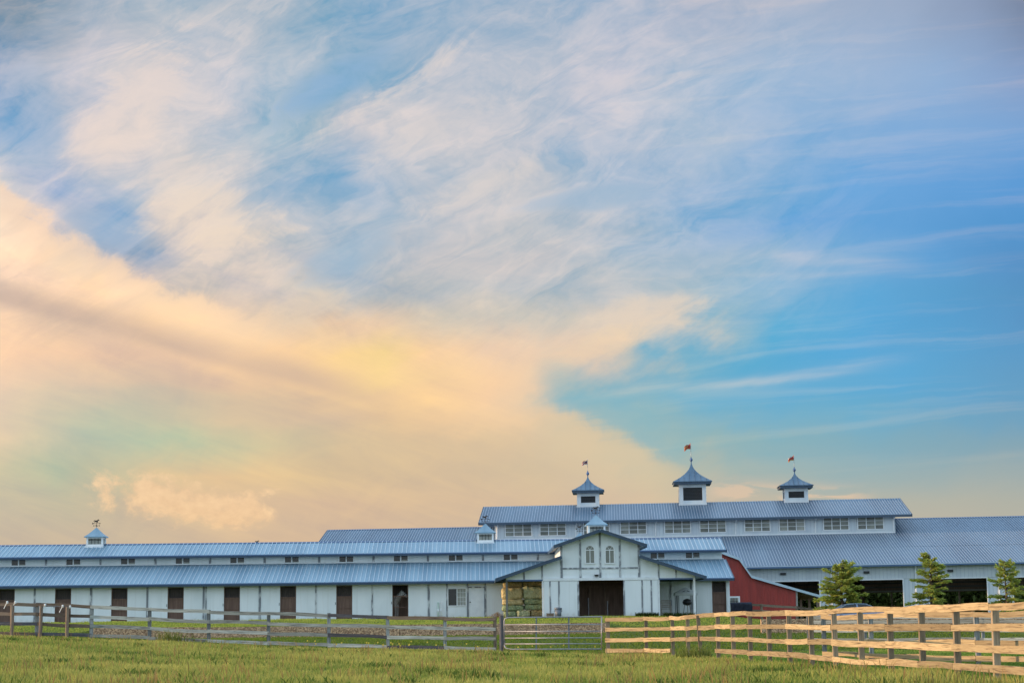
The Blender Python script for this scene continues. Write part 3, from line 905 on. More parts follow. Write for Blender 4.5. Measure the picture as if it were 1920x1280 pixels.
# ---- cross wing with the front gable
DF = -7.6
DRK = -8.2
HUE, HC, HL, HLE = 2.82, 2.38, 5.80, 6.42
ZAP = 6.80
REAR = 25.0
for s_ in (-1, 1):
    o = cross_slope(MB(), CXC, ZAP, CXC + s_ * HUE, Z_UE, DRK, REAR).build('gable_roof', ROOF, stable)
    cross_slope(MB(), CXC + s_ * HC, Z_C - .02, CXC + s_ * HLE, 3.88, DRK, 3.30).build('shed_roof', ROOF, stable)
    # rake boards on the gable end
    MB().bar((CXC + s_ * .02, DRK - .03, ZAP - .10), (CXC + s_ * (HUE + .02), DRK - .03, Z_UE - .10), .06, .20, up=(0, 0, 1)).build('rake_board', FASCIA, stable)
    MB().bar((CXC + s_ * (HC - .0), DRK - .03, Z_C - .13), (CXC + s_ * (HLE + .02), DRK - .03, 3.88 - .11), .06, .20).build('rake_board', FASCIA, stable)
    MB().box(CXC + s_ * (HUE - .0), CXC + s_ * (HUE + .035), DRK + .02, 2.7, Z_UE - .20, Z_UE - .02).build('fascia', FASCIA, stable)
    MB().box(CXC + s_ * (HLE - .0), CXC + s_ * (HLE + .035), DRK + .02, -.68, 3.70, 3.86).build('fascia', FASCIA, stable)
    # clerestory side walls and aisle walls of the wing
    box('clerestory_panel', WALL, stable, CXC + s_ * (HC - .05), CXC + s_ * HC, DF + .02, 3.4, 5.0, 5.84)
    box('aisle_wall', WALL, stable, CXC + s_ * (HC - .04), CXC + s_ * HC, DF + .04, -.03, ZB - .2, 5.0)
    box('aisle_lining', AISLE, stable, CXC + s_ * (HC - .10), CXC + s_ * (HC - .045), DF + .06, 11.0, ZB - .2, 4.6)
    # soffit
    cross_slope(MB(), CXC + s_ * HC, Z_UE + .04, CXC + s_ * HUE, Z_UE - .1, DRK + .03, 2.8, .02).build('soffit', SOFFIT, stable)
box('aisle_floor', CONC, stable, CXC - HC + .1, CXC + HC - .1, DF + .1, 10.4, ZB - .25, ZB + .01)
box('aisle_partition', AISLE, stable, CXC - HC + .11, CXC + HC - .11, -3.60, -3.55, ZB - .2, 5)
box('loft_floor', AISLE, stable, CXC - HC + .1, CXC + HC - .1, DF + .1, 10.4, 4.3, 4.36)
for s_ in (-1, 1):
    box('rear_aisle_wall', WALL, stable, CXC + s_ * (HC - .05), CXC + s_ * HC, 11.25, REAR - .5, ZB - .3, 5.84)
box('rear_gable', WALL, stable, CXC - HC, CXC + HC, REAR - .5, REAR - .45, ZB - .3, 5.84)

# front wall pieces (plane DF)
ZT0, ZT1 = 3.70, 3.86                     # sliding-door track beam


def fx(px): return B.x(px, DF, 1110)


def fz(px, py): return B.z(px, py, DF)


def fpoly(poly, name='wall_panel', mat=None, y0=DF - .0, y1=DF + .05): return MB().prism(poly, y0, y1).build(name, mat or WALL, stable)


def roof_z(x):
    a = abs(x - CXC)
    return ZAP - .10 - a * (ZAP - Z_UE) / HUE if a <= HC + .001 else Z_C - .14 - (a - HC) * (Z_C - .02 - 3.88) / (HLE - HC)


# centre gable panels between the battens
cuts = [CXC - HC, fx(1089), CXC, fx(1163.5), CXC + HC]
zh = fz(1125, 1064.6)
for a_, b_2 in zip(cuts[:-1], cuts[1:]):
    fpoly([(a_, ZT1), (b_2, ZT1), (b_2, zh), (a_, zh)])
    pts = [(a_, zh + .002), (b_2, zh + .002), (b_2, roof_z(b_2) if abs(b_2 - CXC) < HC else ZAP - .1 - HC * (ZAP - Z_UE) / HUE), (a_, roof_z(a_) if abs(a_ - CXC) < HC else ZAP - .1 - HC * (ZAP - Z_UE) / HUE)]
    fpoly(pts)
for c_ in cuts[1:-1]:
    box('batten', BATTEN, stable, c_ - .06, c_ + .06, DF - .035, DF - .002, ZT1 + .01, roof_z(c_) - .02)
for s_ in (-1, 1):
    box('batten', BATTEN, stable, CXC + s_ * HC - .07, CXC + s_ * HC + .07, DF - .035, DF - .002, ZT1 + .01, roof_z(CXC + s_ * HC) - (.02))
for a_, b_2 in zip(cuts[:-1], cuts[1:]):
    box('batten', BATTEN, stable, a_ + .07, b_2 - .07, DF - .033, DF - .002, zh - .05, zh + .05)
# shed-end panels
for s_, pxs in ((-1, (1017, 983)), (1, (1235.6, 1268))):
    xs2 = [CXC + s_ * HC] + [fx(p) for p in pxs] + [CXC + s_ * HL]
    for a_, b_2 in zip(xs2[:-1], xs2[1:]):
        lo, hi = min(a_, b_2), max(a_, b_2)
        zz = 3.79 if abs((lo + hi) / 2 - CXC) > abs(fx(pxs[0]) - CXC) else ZT1
        fpoly([(lo, zz), (hi, zz), (hi, max(zz + .02, roof_z(hi) if abs(hi - CXC) > HC + .01 else Z_C - .15)), (lo, max(zz + .02, roof_z(lo) if abs(lo - CXC) > HC + .01 else Z_C - .15))])
    for c_ in xs2[1:-1]:
        box('batten', BATTEN, stable, c_ - .05, c_ + .05, DF - .035, DF - .002, 3.80, roof_z(c_) - .03)
    xp = CXC + s_ * (HL - .05)
    MB().box(xp - .06, xp + .06, DF - .03, DF + .09, ZB - .3, 3.78).build('porch_post', BARNW if s_ < 0 else TRIM, stable)
    MB().box(min(xp, CXC + s_ * 3.2), max(xp, CXC + s_ * 3.2), DF - .02, DF + .06, 3.70, 3.785).build('porch_header', EAVE, stable)
    if s_ < 0: MB().box(xp - .06, xp + .06, -3.86, -3.74, ZB - .3, 3.75).build('porch_post', BARNW, stable)
tx0, tx1 = fx(1018), fx(1235)
MB().box(tx0, tx1, DF - .14, DF - .04, ZT0, ZT1 - .01).build('door_track', TRIM, stable)
MB().box(tx0, tx1, DF - .03, DF + .05, ZT0 + .02, ZT1 - .004).build('track_header', WALL, stable)
# sliding leaves
gx0, gx1 = fx(1085.5), fx(1168.5)
for (a_, b_2, bts) in ((tx0 + .05, gx0, (1031.5, 1048, 1084)), (gx1, tx1 - .05, (1170, 1203.8, 1221))):
    edges = sorted([a_] + [fx(p) for p in bts if abs(fx(p) - a_) > .12 and abs(fx(p) - b_2) > .12] + [b_2])
    leaf = None
    for e0, e1 in zip(edges[:-1], edges[1:]):
        o = box('sliding_door' if leaf is None else 'door_panel', WALL, leaf or stable, e0 + .006, e1 - .006, DF - .10, DF - .06, ZB + .02, ZT0 - .01)
        leaf = leaf or o
    for p in bts: box('door_batten', BATTEN, leaf, fx(p) - .05, fx(p) + .05, DF - .125, DF - .102, ZB + .05, ZT0 - .03)
MB().box(tx0 - .06, tx0 + .045, DF - .05, DF + .06, ZB - .3, ZT0).build('corner_post', TRIM, stable)
MB().box(tx1 - .045, tx1 + .06, DF - .05, DF + .06, ZB - .3, ZT0).build('corner_post', TRIM, stable)
# arched windows
for pa, pb in ((1098.8, 1116), (1136, 1153)):
    xa, xb = fx(pa), fx(pb)
    za_, zt_ = fz((pa + pb) / 2, 1055.2), fz((pa + pb) / 2, 1021.9)
    cx_ = (xa + xb) / 2; rr = (xb - xa) / 2; zc = zt_ - rr
    n = 14
    outer = [(cx_ + (rr + .05) * math.cos(math.pi * k / n), zc + (rr + .05) * math.sin(math.pi * k / n)) for k in range(n + 1)]
    inner = [(cx_ + (rr - .03) * math.cos(math.pi * k / n), zc + (rr - .03) * math.sin(math.pi * k / n)) for k in range(n + 1)]
    outer = [(xb + .05, za_ - .05)] + outer + [(xa - .05, za_ - .05)]
    inner = [(xb - .03, za_ + .02)] + inner + [(xa + .03, za_ + .02)]
    m_ = MB(); nn = len(outer)
    v = [(x, DF - .06, z) for x, z in outer] + [(x, DF - .06, z) for x, z in inner] + [(x, DF - .004, z) for x, z in outer] + [(x, DF - .004, z) for x, z in inner]
    f = []
    for k in range(nn):
        k2 = (k + 1) % nn
        f += [(k, k + nn, k2 + nn, k2), (k + 2 * nn, k2 + 2 * nn, k2 + 3 * nn, k + 3 * nn), (k, k2, k2 + 2 * nn, k + 2 * nn), (k + nn, k + 3 * nn, k2 + 3 * nn, k2 + nn)]
    w_ = m_.add(v, f).build('arched_window', TRIM, stable)
    MB().prism([(x, z) for x, z in inner][::-1][::-1], DF - .02, DF - .006).build('pane', GLASS_G, w_)
    mu = MB().box(cx_ - .022, cx_ + .022, DF - .045, DF - .024, za_, zc).box(xa + .02, xb - .02, DF - .047, DF - .022, zc - .03, zc + .02)
    for an in (55, 125): mu.bar((cx_, DF - .034, zc), (cx_ + rr * math.cos(R(an)), DF - .034, zc + rr * math.sin(R(an))), .02, .02)
    mu.build('muntin', TRIM, w_)
lamp = MB().box(fx(1115), fx(1123), DF - .30, DF - .01, fz(1119, 1077.5), fz(1119, 1076.5)).box(fx(1116), fx(1122), DF - .26, DF - .02, fz(1119, 1080), fz(1119, 1077.7)).build('barn_lamp', IRON, stable)
# timber and pipes seen inside the aisle
ins = MB()
for px_ in (1106.5, 1135.5): ins.box(B.x(px_, -4) - .07, B.x(px_, -4) + .07, -4.07, -3.93, ZB - .2, 3.35)
ins.box(CXC - 2.2, CXC + 2.2, -4.09, -3.95, 3.32, 3.44)
ins.build('stall_frame', BROWNPOST, stable)
for px_, t_p in ((1103.2, 1120), (1139, 1126)):
    xq = B.x(px_, -5)
    MB().tube([(xq, -5, ZB - .2), (xq, -5, B.z(px_, t_p, -5))], .04, 8).build('pipe', STEEL, stable)
MB().box(B.x(1138, -4.3), B.x(1142.5, -4.3), -4.30, -4.24, B.z(1140, 1131, -4.3), B.z(1140, 1114, -4.3)).build('notice_board', BROWNPOST, stable)
# cupolas
for (x_, d_, t_) in ((-28.33, D_R, 7.90), (-1.87, D_R, 7.90), (5.17, -3.2, 7.92), (5.32, 20.0, 7.86)):
    small_cupola(stable, x_, d_, t_)
weathervane(stable, (B.x(471, D_R, 1015), D_R + 3.5, 6.62), .75)

# ------------------------------------------------------------------ riding arena behind
A = Frame((18.6, 152, 0), R(-3.0), R(.35))
AX0, AX1 = -36.0, 34.0
AE, AR_ = 5.30, 9.65
DAR = 16.8
arena = thing('riding_arena', 'large grey-blue roofed riding arena with clerestory monitor and three cupolas', 'arena', A.M)
AZB = .3


def aroof_z(d): return AE + (d + .6) * (AR_ - AE) / (DAR + .6)


o = slope_slab(AX0, AX1, -.6, AE, DAR, AR_, .12).build('main_roof', ROOFA, arena)
rib_mesh(np.arange(AX0 + .1, AX1, .228), -.58, AE, DAR - .02, AR_, .036, .045).build('roof_seam', RIBA, o, kind='stuff')
for dl in (5.6,): MB().box(AX0, AX1, dl - .02, dl + .02, aroof_z(dl) + .002, aroof_z(dl) + .018).build('sheet_lap', ROOFA, o)
box('gutter', EAVE, o, AX0, AX1, -.74, -.615, AE - .17, AE - .01)
box('gutter_lip', RIB, o, AX0, AX1, -.755, -.742, AE - .045, AE + .01)
slope_slab(AX0, AX1, 2 * DAR + .6, AE, DAR, AR_, .12).build('main_roof', ROOFA, arena)
MB().prismx([(DAR - .2, AR_ - .02), (DAR, AR_ + .06), (DAR + .2, AR_ - .02)], AX0, AX1).build('ridge_cap', EAVE, o)
MB().bar((AX0 - .03, -.6, AE - .08), (AX0 - .03, DAR, AR_ - .08), .06, .22).build('rake_board', FASCIA, o)
# monitor
MX0, MX1 = -22.1, 14.3
DMC, DME, ZME, ZMR = 11.0, 10.3, 9.70, 11.45
m_o = slope_slab(MX0, MX1, DME, ZME, DAR, ZMR, .10).build('monitor_roof', ROOFA, arena)
rib_mesh(np.arange(MX0 + .1, MX1, .228), DME + .01, ZME, DAR - .02, ZMR, .036, .045).build('roof_seam', RIBA, m_o, kind='stuff')
slope_slab(MX0, MX1, 2 * DAR - DME, ZME, DAR, ZMR, .10).build('monitor_roof', ROOFA, arena)
box('fascia', FASCIA, m_o, MX0, MX1, DME - .06, DME - .004, ZME - .20, ZME - .01)
for xx in (MX0 - .03, MX1 + .03): MB().bar((xx, DME, ZME - .09), (xx, DAR, ZMR - .09), .06, .22).build('rake_board', FASCIA, m_o)
WX0, WX1 = -20.75, 12.95
zb_ = aroof_z(DMC) - .05
for xx in (WX0, WX1):
    MB().prismx([(DMC + .06, zb_), (2 * DAR - DMC, zb_), (2 * DAR - DMC, ZME), (DAR, ZMR - .12), (DMC + .06, ZME)], xx - .05, xx + .05).build('monitor_end', SIDE, arena)
AW = [(-19.92, -17.64), (-16.96, -14.74), (-13.25, -11.05), (-10.12, -7.91), (-6.38, -4.17), (-3.41, -1.20), (.37, 2.52), (3.28, 5.42), (6.99, 9.12), (9.85, 12.03)]
zwa, zwb = 8.58, 9.60
lx_ = WX0
siding = MB()
for wi, (a_, b_2) in enumerate(AW):
    box('monitor_panel', SIDE, arena, lx_, a_ - .07, DMC, DMC + .06, zb_, ZME + .05)
    siding_x = np.arange(lx_ + .12, a_ - .1, .3)
    for sx_ in siding_x: siding.box(sx_ - .02, sx_ + .02, DMC - .025, DMC - .002, zb_ + .1, ZME)
    box('monitor_panel', SIDE, arena, a_ - .07, b_2 + .07, DMC, DMC + .06, zb_, zwa - .06)
    box('monitor_panel', SIDE, arena, a_ - .07, b_2 + .07, DMC, DMC + .06, zwb + .04, ZME + .05)
    fr = MB()
    w3_ = (b_2 - a_) / 3
    for k in range(4):
        t = .045 if k in (0, 3) else .03
        fr.box(a_ + k * w3_ - t, a_ + k * w3_ + t, DMC - .06, DMC + .03, zwa, zwb)
    fr.box(a_ - .05, b_2 + .05, DMC - .07, DMC + .03, zwa - .06, zwa).box(a_ - .05, b_2 + .05, DMC - .065, DMC + .03, zwb, zwb + .04)
    fr = fr.build('arena_window', TRIM, arena)
    h3 = (zwb - zwa) / 3
    for k in range(3):
        for j in range(3):
            gm_ = BLIND if (wi == 7 and k == 2) else random.choice(GLASS_V)
            box('pane', gm_, fr, a_ + k * w3_ + .03, a_ + (k + 1) * w3_ - .03, DMC + .0, DMC + .012, zwa + j * h3 + .012, zwa + (j + 1) * h3 - .012)
    mu = MB()
    for j in (1, 2): mu.box(a_, b_2, DMC - .03, DMC - .002, zwa + j * h3 - .017, zwa + j * h3 + .017)
    mu.build('muntin', TRIM, fr)
    lx_ = b_2 + .07
box('monitor_panel', SIDE, arena, lx_, WX1, DMC, DMC + .06, zb_, ZME + .05)
for (p0, p1) in zip(AW[0::2], AW[1::2]):
    box('wall_vent', IRON, arena, (p0[1] + p1[0]) / 2 - .22, (p0[1] + p1[0]) / 2 + .22, DMC - .05, DMC - .004, ZME - .19, ZME - .09)
siding.build('siding_rib', SIDERIB, arena, kind='stuff')
box('flashing', TRIM, arena, WX0, WX1, DMC - .05, DMC - .027, zb_ + .05, zb_ + .17)
for xx in (-20.6, -13.92, -7.15, -.40, 6.28, 12.83):
    MB().tube([(xx + .08, DME + .1, ZME - .16), (xx + .02, DMC - .10, ZME - .42), (xx, DMC - .09, zb_ + .2)], .055, 6).build('downspout', TRIM, arena)
# front wall with big drive-through openings
OPN = [(-35.0, -33.0)] + [(k * 6.5 + .8, k * 6.5 + 5.3) for k in range(-5, 6)]
ZH = 4.15
cur = AX0 + .3
wr = MB()
for a_, b_2 in OPN[1:]:
    if b_2 > AX1: break
    a0 = max(a_, cur)
    box('wall_panel', SIDE, arena, cur, a0, 0, .08, AZB, ZH)
    for sx_ in np.arange(cur + .15, a0 - .05, .3): wr.box(sx_ - .018, sx_ + .018, -.03, -.003, AZB, ZH)
    box('opening_trim', TRIM, arena, a_ - .05, b_2 + .05, -.055, .06, ZH - .055, ZH + .02)
    box('opening_trim', TRIM, arena, a_ - .05, a_ + .02, -.05, .1, AZB, ZH - .056)
    box('opening_trim', TRIM, arena, b_2 - .02, b_2 + .05, -.05, .1, AZB, ZH - .056)
    lx2 = (a_ + b_2) / 2 - .55
    box('wall_lamp', IRON, arena, lx2 - .22, lx2 + .22, -.16, -.04, 4.62, 4.80)
    cur = b_2
box('wall_panel', SIDE, arena, AX0 + .3, AX1, 0, .08, ZH + .021, AE - .05)
for sx_ in np.arange(AX0 + .4, AX1, .3): wr.box(sx_ - .018, sx_ + .018, -.03, -.003, ZH + .05, AE - .15)
wr.build('siding_rib', SIDERIB, arena, kind='stuff')
for xx in (-.3, 6.25, 12.79, 19.2, 25.7): MB().tube([(xx, -.5, AE - .15), (xx, -.12, AE - .45), (xx, -.12, AZB)], .06, 6).build('downspout', TRIM, arena)
# frame, girts and rear wall
for k in range(-5, 6):
    xx = k * 6.5 + 6.27
    if xx > AX1: continue
    fr = MB()
    fr.prismx([(.1, AZB), (.55, AZB), (1.3, 4.6), (DAR, AR_ - 1.0), (2 * DAR - 1.3, 4.6), (2 * DAR - .55, AZB), (2 * DAR - .1, AZB), (2 * DAR - .1, AE - .2), (DAR, AR_ - .25), (.1, AE - .2)], xx - .12, xx + .12)
    fr.build('rigid_frame', BROWN, arena)
for k, (zz) in enumerate((3.62, 4.0, 4.38, 4.76, 5.1)):
    box('girt', BARNW, arena, AX0 + .5, AX1, 2 * DAR - .14, 2 * DAR - .05, zz - .07, zz + .07)
box('rear_wall', AISLE, arena, AX0 + .5, AX1, 2 * DAR, 2 * DAR + .05, 3.5, AE + .1)
for k in range(0, 16): MB().box(-10 + k * 3.2 - .07, -10 + k * 3.2 + .07, 2 * DAR - .12, 2 * DAR + .02, AZB, 3.49).build('rear_post', BROWNPOST, arena)
MB().prismx([(.1, AZB), (2 * DAR, AZB), (2 * DAR, AE), (DAR, AR_ - .15), (.1, AE)], AX0 + .35, AX0 + .42).build('end_wall', SIDE, arena)


def big_cupola(par, x, tip, eave, hw, zbase, flag_cols):
    d = DAR
    hb = hw * .72
    b = MB()
    for sx_ in (-1, 1):
        for sy_ in (-1, 1): b.box(x + sx_ * (hb - .17) - .17, x + sx_ * (hb - .17) + .17, d + sy_ * (hb - .17) - .17, d + sy_ * (hb - .17) + .17, zbase - .8, eave - .25)
    b.box(x - hb + .05, x + hb - .05, d - hb + .04, d + hb - .04, eave - .52, eave - .25)
    b.box(x - hb + .05, x + hb - .05, d - hb + .04, d + hb - .04, zbase - 1.2, zbase + .32)
    b.box(x - hb - .05, x + hb + .05, d - hb - .05, d + hb + .05, zbase - .1, zbase + .05)
    b = b.build('cupola', SIDE, par)
    lv = MB()
    z = zbase + .36
    while z < eave - .55:
        for (a0, a1, q0, q1) in ((x - hb + .34, x + hb - .34, d - hb + .05, d - hb + .15), (x - hb + .34, x + hb - .34, d + hb - .15, d + hb - .05)): lv.box(a0, a1, q0, q1, z, z + .05)
        for (a0, a1, q0, q1) in ((x - hb + .05, x - hb + .15, d - hb + .34, d + hb - .34), (x + hb - .15, x + hb - .05, d - hb + .34, d + hb - .34)): lv.box(a0, a1, q0, q1, z, z + .05)
        z += .115
    lv.box(x - hb + .2, x + hb - .2, d - hb + .2, d + hb - .2, zbase, eave - .5)
    lv.build('louvre', pm('louvre_dark', (.045, .045, .05), None, rough=.6) if 'louvre_dark' not in MATS else MATS['louvre_dark'], b)
    MB().box(x - hw, x + hw, d - hw, d + hw, eave - .25, eave - .012).build('cupola_fascia', FASCIA, b)
    prof = []
    for k in range(9):
        t = k / 8
        prof.append((hw * 1.03 * ((1 - t) ** 2.15 * .97 + .03 * (1 - t)) + .03, eave + (tip - eave) * t))
    prof = [(hw * 1.03 + .03, eave - .05)] + prof
    v, f = [], []
    for rr, zz in prof: v += [(x - rr, d - rr, zz), (x + rr, d - rr, zz), (x + rr, d + rr, zz), (x - rr, d + rr, zz)]
    for i in range(len(prof) - 1):
        for k in range(4): f.append((i * 4 + k, i * 4 + (k + 1) % 4, i * 4 + 4 + (k + 1) % 4, i * 4 + 4 + k))
    f += [(3, 2, 1, 0), tuple(range(len(v) - 4, len(v)))]
    MB().add(v, f).build('cupola_roof', ROOFA, b)
    sm = MB()
    for t in np.linspace(-.75, .75, 6):
        for k in range(1, len(prof) - 1):
            r0, z0 = prof[k]; r1, z1 = prof[k + 1]
            if abs(t * hw) > r1 * .98: break
            sm.bar((x + t * hw, d - r0 - .005, z0 + .01), (x + t * hw, d - r1 - .005, z1 + .01), .03, .03)
    sm.build('cupola_seam', FASCIA, b)
    MB().lathe([(.04, -.1), (.06, .02), (.14, .12), (.14, .20), (.06, .30), (.03, .42)], (x, d, tip), 10).build('finial', EAVE, b)
    ft = tip + hw * .85 + .3
    MB().tube([(x, d, tip + .3), (x, d, ft)], .022, 6).build('flagpole', STEEL, b)
    # flag: a rippling cloth of coloured strips
    L_f, H_f = hw * .34, hw * .27
    n, m = 9, 5
    v, f, mi = [], [], []
    for i in range(n):
        for j in range(m):
            s = i / (n - 1); q = j / (m - 1)
            v.append((x - .02 - s * L_f, d + .10 * math.sin(s * 6) * (.3 + s), ft - .06 - q * H_f * (1 - .15 * s) - s * L_f * .55 - .05 * math.sin(s * 7 + q)))
    for i in range(n - 1):
        for j in range(m - 1):
            f.append((i * m + j, i * m + j + 1, (i + 1) * m + j + 1, (i + 1) * m + j))
            mi.append(flag_cols[1] if (i < 3 and j < 2) else (flag_cols[0][j % len(flag_cols[0])]))
    me = bpy.data.meshes.new('flag'); me.from_pydata(v, [], f)
    mats = sorted({c for c in mi}); ml = [pm('flag_cloth', c, None, rough=.8) for c in mats]
    for q in ml: me.materials.append(q)
    for p, c in zip(me.polygons, mi): p.material_index = mats.index(c)
    so = me.update()
    fo = link('flag', me, b)
    sd_ = fo.modifiers.new('thickness', 'SOLIDIFY'); sd_.thickness = .01
    return b


RED_F, WHT_F, NAV_F, GLD_F = (.34, .04, .03), (.50, .46, .42), (.06, .06, .11), (.42, .22, .06)


def az(px, py): return A.hit(px, py, DAR)


for (pc, ptip, peave, phw, pbase, fl) in ((1102, 891, 920, 29.5, 950, ((RED_F, WHT_F), NAV_F)), (1296, 865, 904, 36, 946, ((RED_F, GLD_F, RED_F, (.4, .1, .02)), RED_F)), (1489.5, 884, 911, 31.5, 941, ((WHT_F, RED_F, RED_F, GLD_F), RED_F))):
    cx_, zt_ = az(pc, ptip)
    big_cupola(arena, cx_, zt_, az(pc, peave)[1], az(pc + phw, peave)[0] - cx_, az(pc, pbase)[1], fl)

# ------------------------------------------------------------------ red lean-to barn
DRB = 13.2
RBZ = 1.0
rb = thing('red_barn', 'red steel gambrel barn with open lean-to between stable and arena', 'barn', B.M)


def rp(px, py): return B.hit(px, py, DRB)


prof = [rp(1351, 1034), rp(1385, 1046.5), rp(1408, 1079.5), rp(1494, 1104.5)]
apex = (prof[0][0] - 1.8, prof[0][1] + .5)
xw = prof[3][0]
mir = [(2 * apex[0] - x, z) for x, z in prof]
xl = mir[3][0]
wallp = [(apex[0] - 3.2, RBZ - .3), (xw, RBZ - .3)] + prof[::-1] + [apex, mir[0], (apex[0] - 3.2, mir[1][1])]
rw = MB().prism([(x, z - .05) for x, z in wallp], DRB, DRB + .08).build('gable_wall', RED, rb)
sr = MB()


def prof_z(x):
    return float(np.interp(x, [apex[0]] + [p[0] for p in prof], [apex[1]] + [p[1] for p in prof]))


xx = apex[0] + .1
while xx < xw - .05:
    sr.box(xx - .02, xx + .02, DRB - .03, DRB - .003, RBZ - .2, prof_z(xx) - .12)
    xx += .229
sr.build('siding_rib', RED, rb, kind='stuff')
box('side_wall', RED, rb, xw - .08, xw, DRB + .09, DRB + 7.5, RBZ - .3, prof[3][1] - .08)
box('corner_trim', SOFFIT, rb, xw - .09, xw + .04, DRB - .05, DRB - .004, RBZ - .2, prof[3][1] - .12)
rend = rp(1541, 1117.5)
pl = [apex] + prof + [rend]
for p0, p1 in zip(pl[:-1], pl[1:]):
    MB().prism([(p0[0], p0[1] - .06), (p1[0], p1[1] - .06), (p1[0], p1[1] + .04), (p0[0], p0[1] + .04)], DRB - .25, DRB + 7.6).build('roof_panel', ROOF, rb)
    MB().prism([(p0[0], p0[1] - .13), (p1[0], p1[1] - .13), (p1[0], p1[1] + .05), (p0[0], p0[1] + .05)], DRB - .31, DRB - .253).build('rake_trim', RIB, rb)
box('ridge_end', RED, rb, apex[0] - 3.2, apex[0] - 3.1, DRB + .09, DRB + 7.5, RBZ - .3, mir[1][1])
MB().prism([(apex[0], apex[1] - .06), (apex[0], apex[1] + .04), (apex[0] - 3.2, mir[1][1] + .04), (apex[0] - 3.2, mir[1][1] - .06)][::-1], DRB - .25, DRB + 7.6).build('roof_panel', ROOF, rb)
for px_, dd in ((1533, 0.), (1533, 3.5), (1533, 7.2), (1512, 7.2)):
    x_ = B.x(px_, DRB)
    MB().box(x_ - .08, x_ + .08, DRB + dd, DRB + dd + .16, RBZ - .5, prof_z(min(x_, xw)) - (x_ - xw) * .28 - .1 if x_ > xw else 3).build('lean_to_post', BROWNPOST, rb)
for dd in (1.0, 2.6, 4.2, 5.8): MB().bar((xw + .05, DRB + dd, prof[3][1] - .2), (rend[0] - .2, DRB + dd, rend[1] - .17), .06, .16).build('rafter', BROWNPOST, rb)
wa, wb = rp(1366, 1130), rp(1387, 1117)
wo = MB().box(wa[0], wb[0], DRB - .07, DRB - .002, wb[1] - .12, wb[1]).box(wb[0] - .12, wb[0], DRB - .07, DRB - .002, wa[1] - .6, wb[1] - .121).box(wa[0], wa[0] + .1, DRB - .07, DRB - .002, wa[1] - .6, wb[1] - .121).build('barn_window', TRIM, rb)
box('pane', BLIND, wo, wa[0] + .1, wb[0] - .12, DRB - .03, DRB - .004, wa[1] - .6, wb[1] - .12)
mu = MB()
for t in (.25, .5, .75): mu.box(wa[0] + .1 + t * (wb[0] - wa[0] - .22) - .02, wa[0] + .1 + t * (wb[0] - wa[0] - .22) + .02, DRB - .045, DRB - .032, wa[1] - .6, wb[1] - .12)
mu.box(wa[0] + .1, wb[0] - .12, DRB - .047, DRB - .031, wb[1] - .36, wb[1] - .32)
mu.build('muntin', IRON, wo)

# ------------------------------------------------------------------ fences
def rail(name, mat, parent, p0, p1, h=.14, t=.04, seg=7, wav=.02, offs=(0, 0)):
    p0, p1 = Vector(p0), Vector(p1)
    d = (p1 - p0); L = d.length; dn = d.normalized()
    a = Vector((-dn.y, dn.x, 0)).normalized()
    v, f = [], []
    k1, k2 = random.uniform(0, 6.3), random.uniform(0, 6.3)
    w1_, w2_ = random.uniform(-1, 1) * wav, random.uniform(-1, 1) * wav * .5
    for i in range(seg + 1):
        s = i / seg
        c = p0 + d * s + Vector((0, 0, w1_ * math.sin(math.pi * s) + w2_ * math.sin(2 * math.pi * s + k1) * math.sin(math.pi * s)))
        hh = h * (1 + .06 * math.sin(5 * s + k2))
        c = c + a * (.008 * math.sin(4 * s + k1))
        for sa, sz in ((-1, -1), (1, -1), (1, 1), (-1, 1)): v.append(c + a * (sa * t / 2) + Vector((0, 0, sz * hh / 2)))
    for i in range(seg):
        for k in range(4): f.append((i * 4 + k, i * 4 + (k + 1) % 4, (i + 1) * 4 + (k + 1) % 4, (i + 1) * 4 + k))
    f += [(3, 2, 1, 0), tuple(seg * 4 + k for k in range(4))]
    return uv_along(MB().add(v, f).build(name, mat, parent))


def post(mat, parent, x, y, z0, z1, w=.12, lean=(0, 0), round_=False, ang=0.0, name='post'):
    mb = MB()
    if round_: mb.tube([(x, y, z0), (x + lean[0] * .5, y + lean[1] * .5, (z0 + z1) / 2), (x + lean[0], y + lean[1], z1)], [w / 2, w / 2 * .98, w / 2 * .93], 10)
    else:
        c, s = math.cos(ang), math.sin(ang)
        v = []
        for z, q in ((z0, 0), (z1, 1)):
            for sa, sb in ((-1, -1), (1, -1), (1, 1), (-1, 1)):
                v.append((x + lean[0] * q + (sa * c - sb * s) * w / 2, y + lean[1] * q + (sa * s + sb * c) * w / 2, z))
        mb.add(v, [(0, 3, 2, 1), (4, 5, 6, 7), (0, 1, 5, 4), (1, 2, 6, 5), (2, 3, 7, 6), (3, 0, 4, 7)])
    return uv_along(mb.build(name, mat, parent))


# grey, weathered four-rail fence on the left
wf = thing('rail_fence', 'weathered grey four-rail wooden fence left of the metal gate', 'fence', Matrix.Translation((0, 0, 0)))


def fy(px): return float(np.interp(px, [-120, 0, 940], [80.5, 80.0, 77.5]))


def fpt(px, z): 
    y = fy(px)
    x, _ = W0.hit(px, 1180, y)
    return x, y


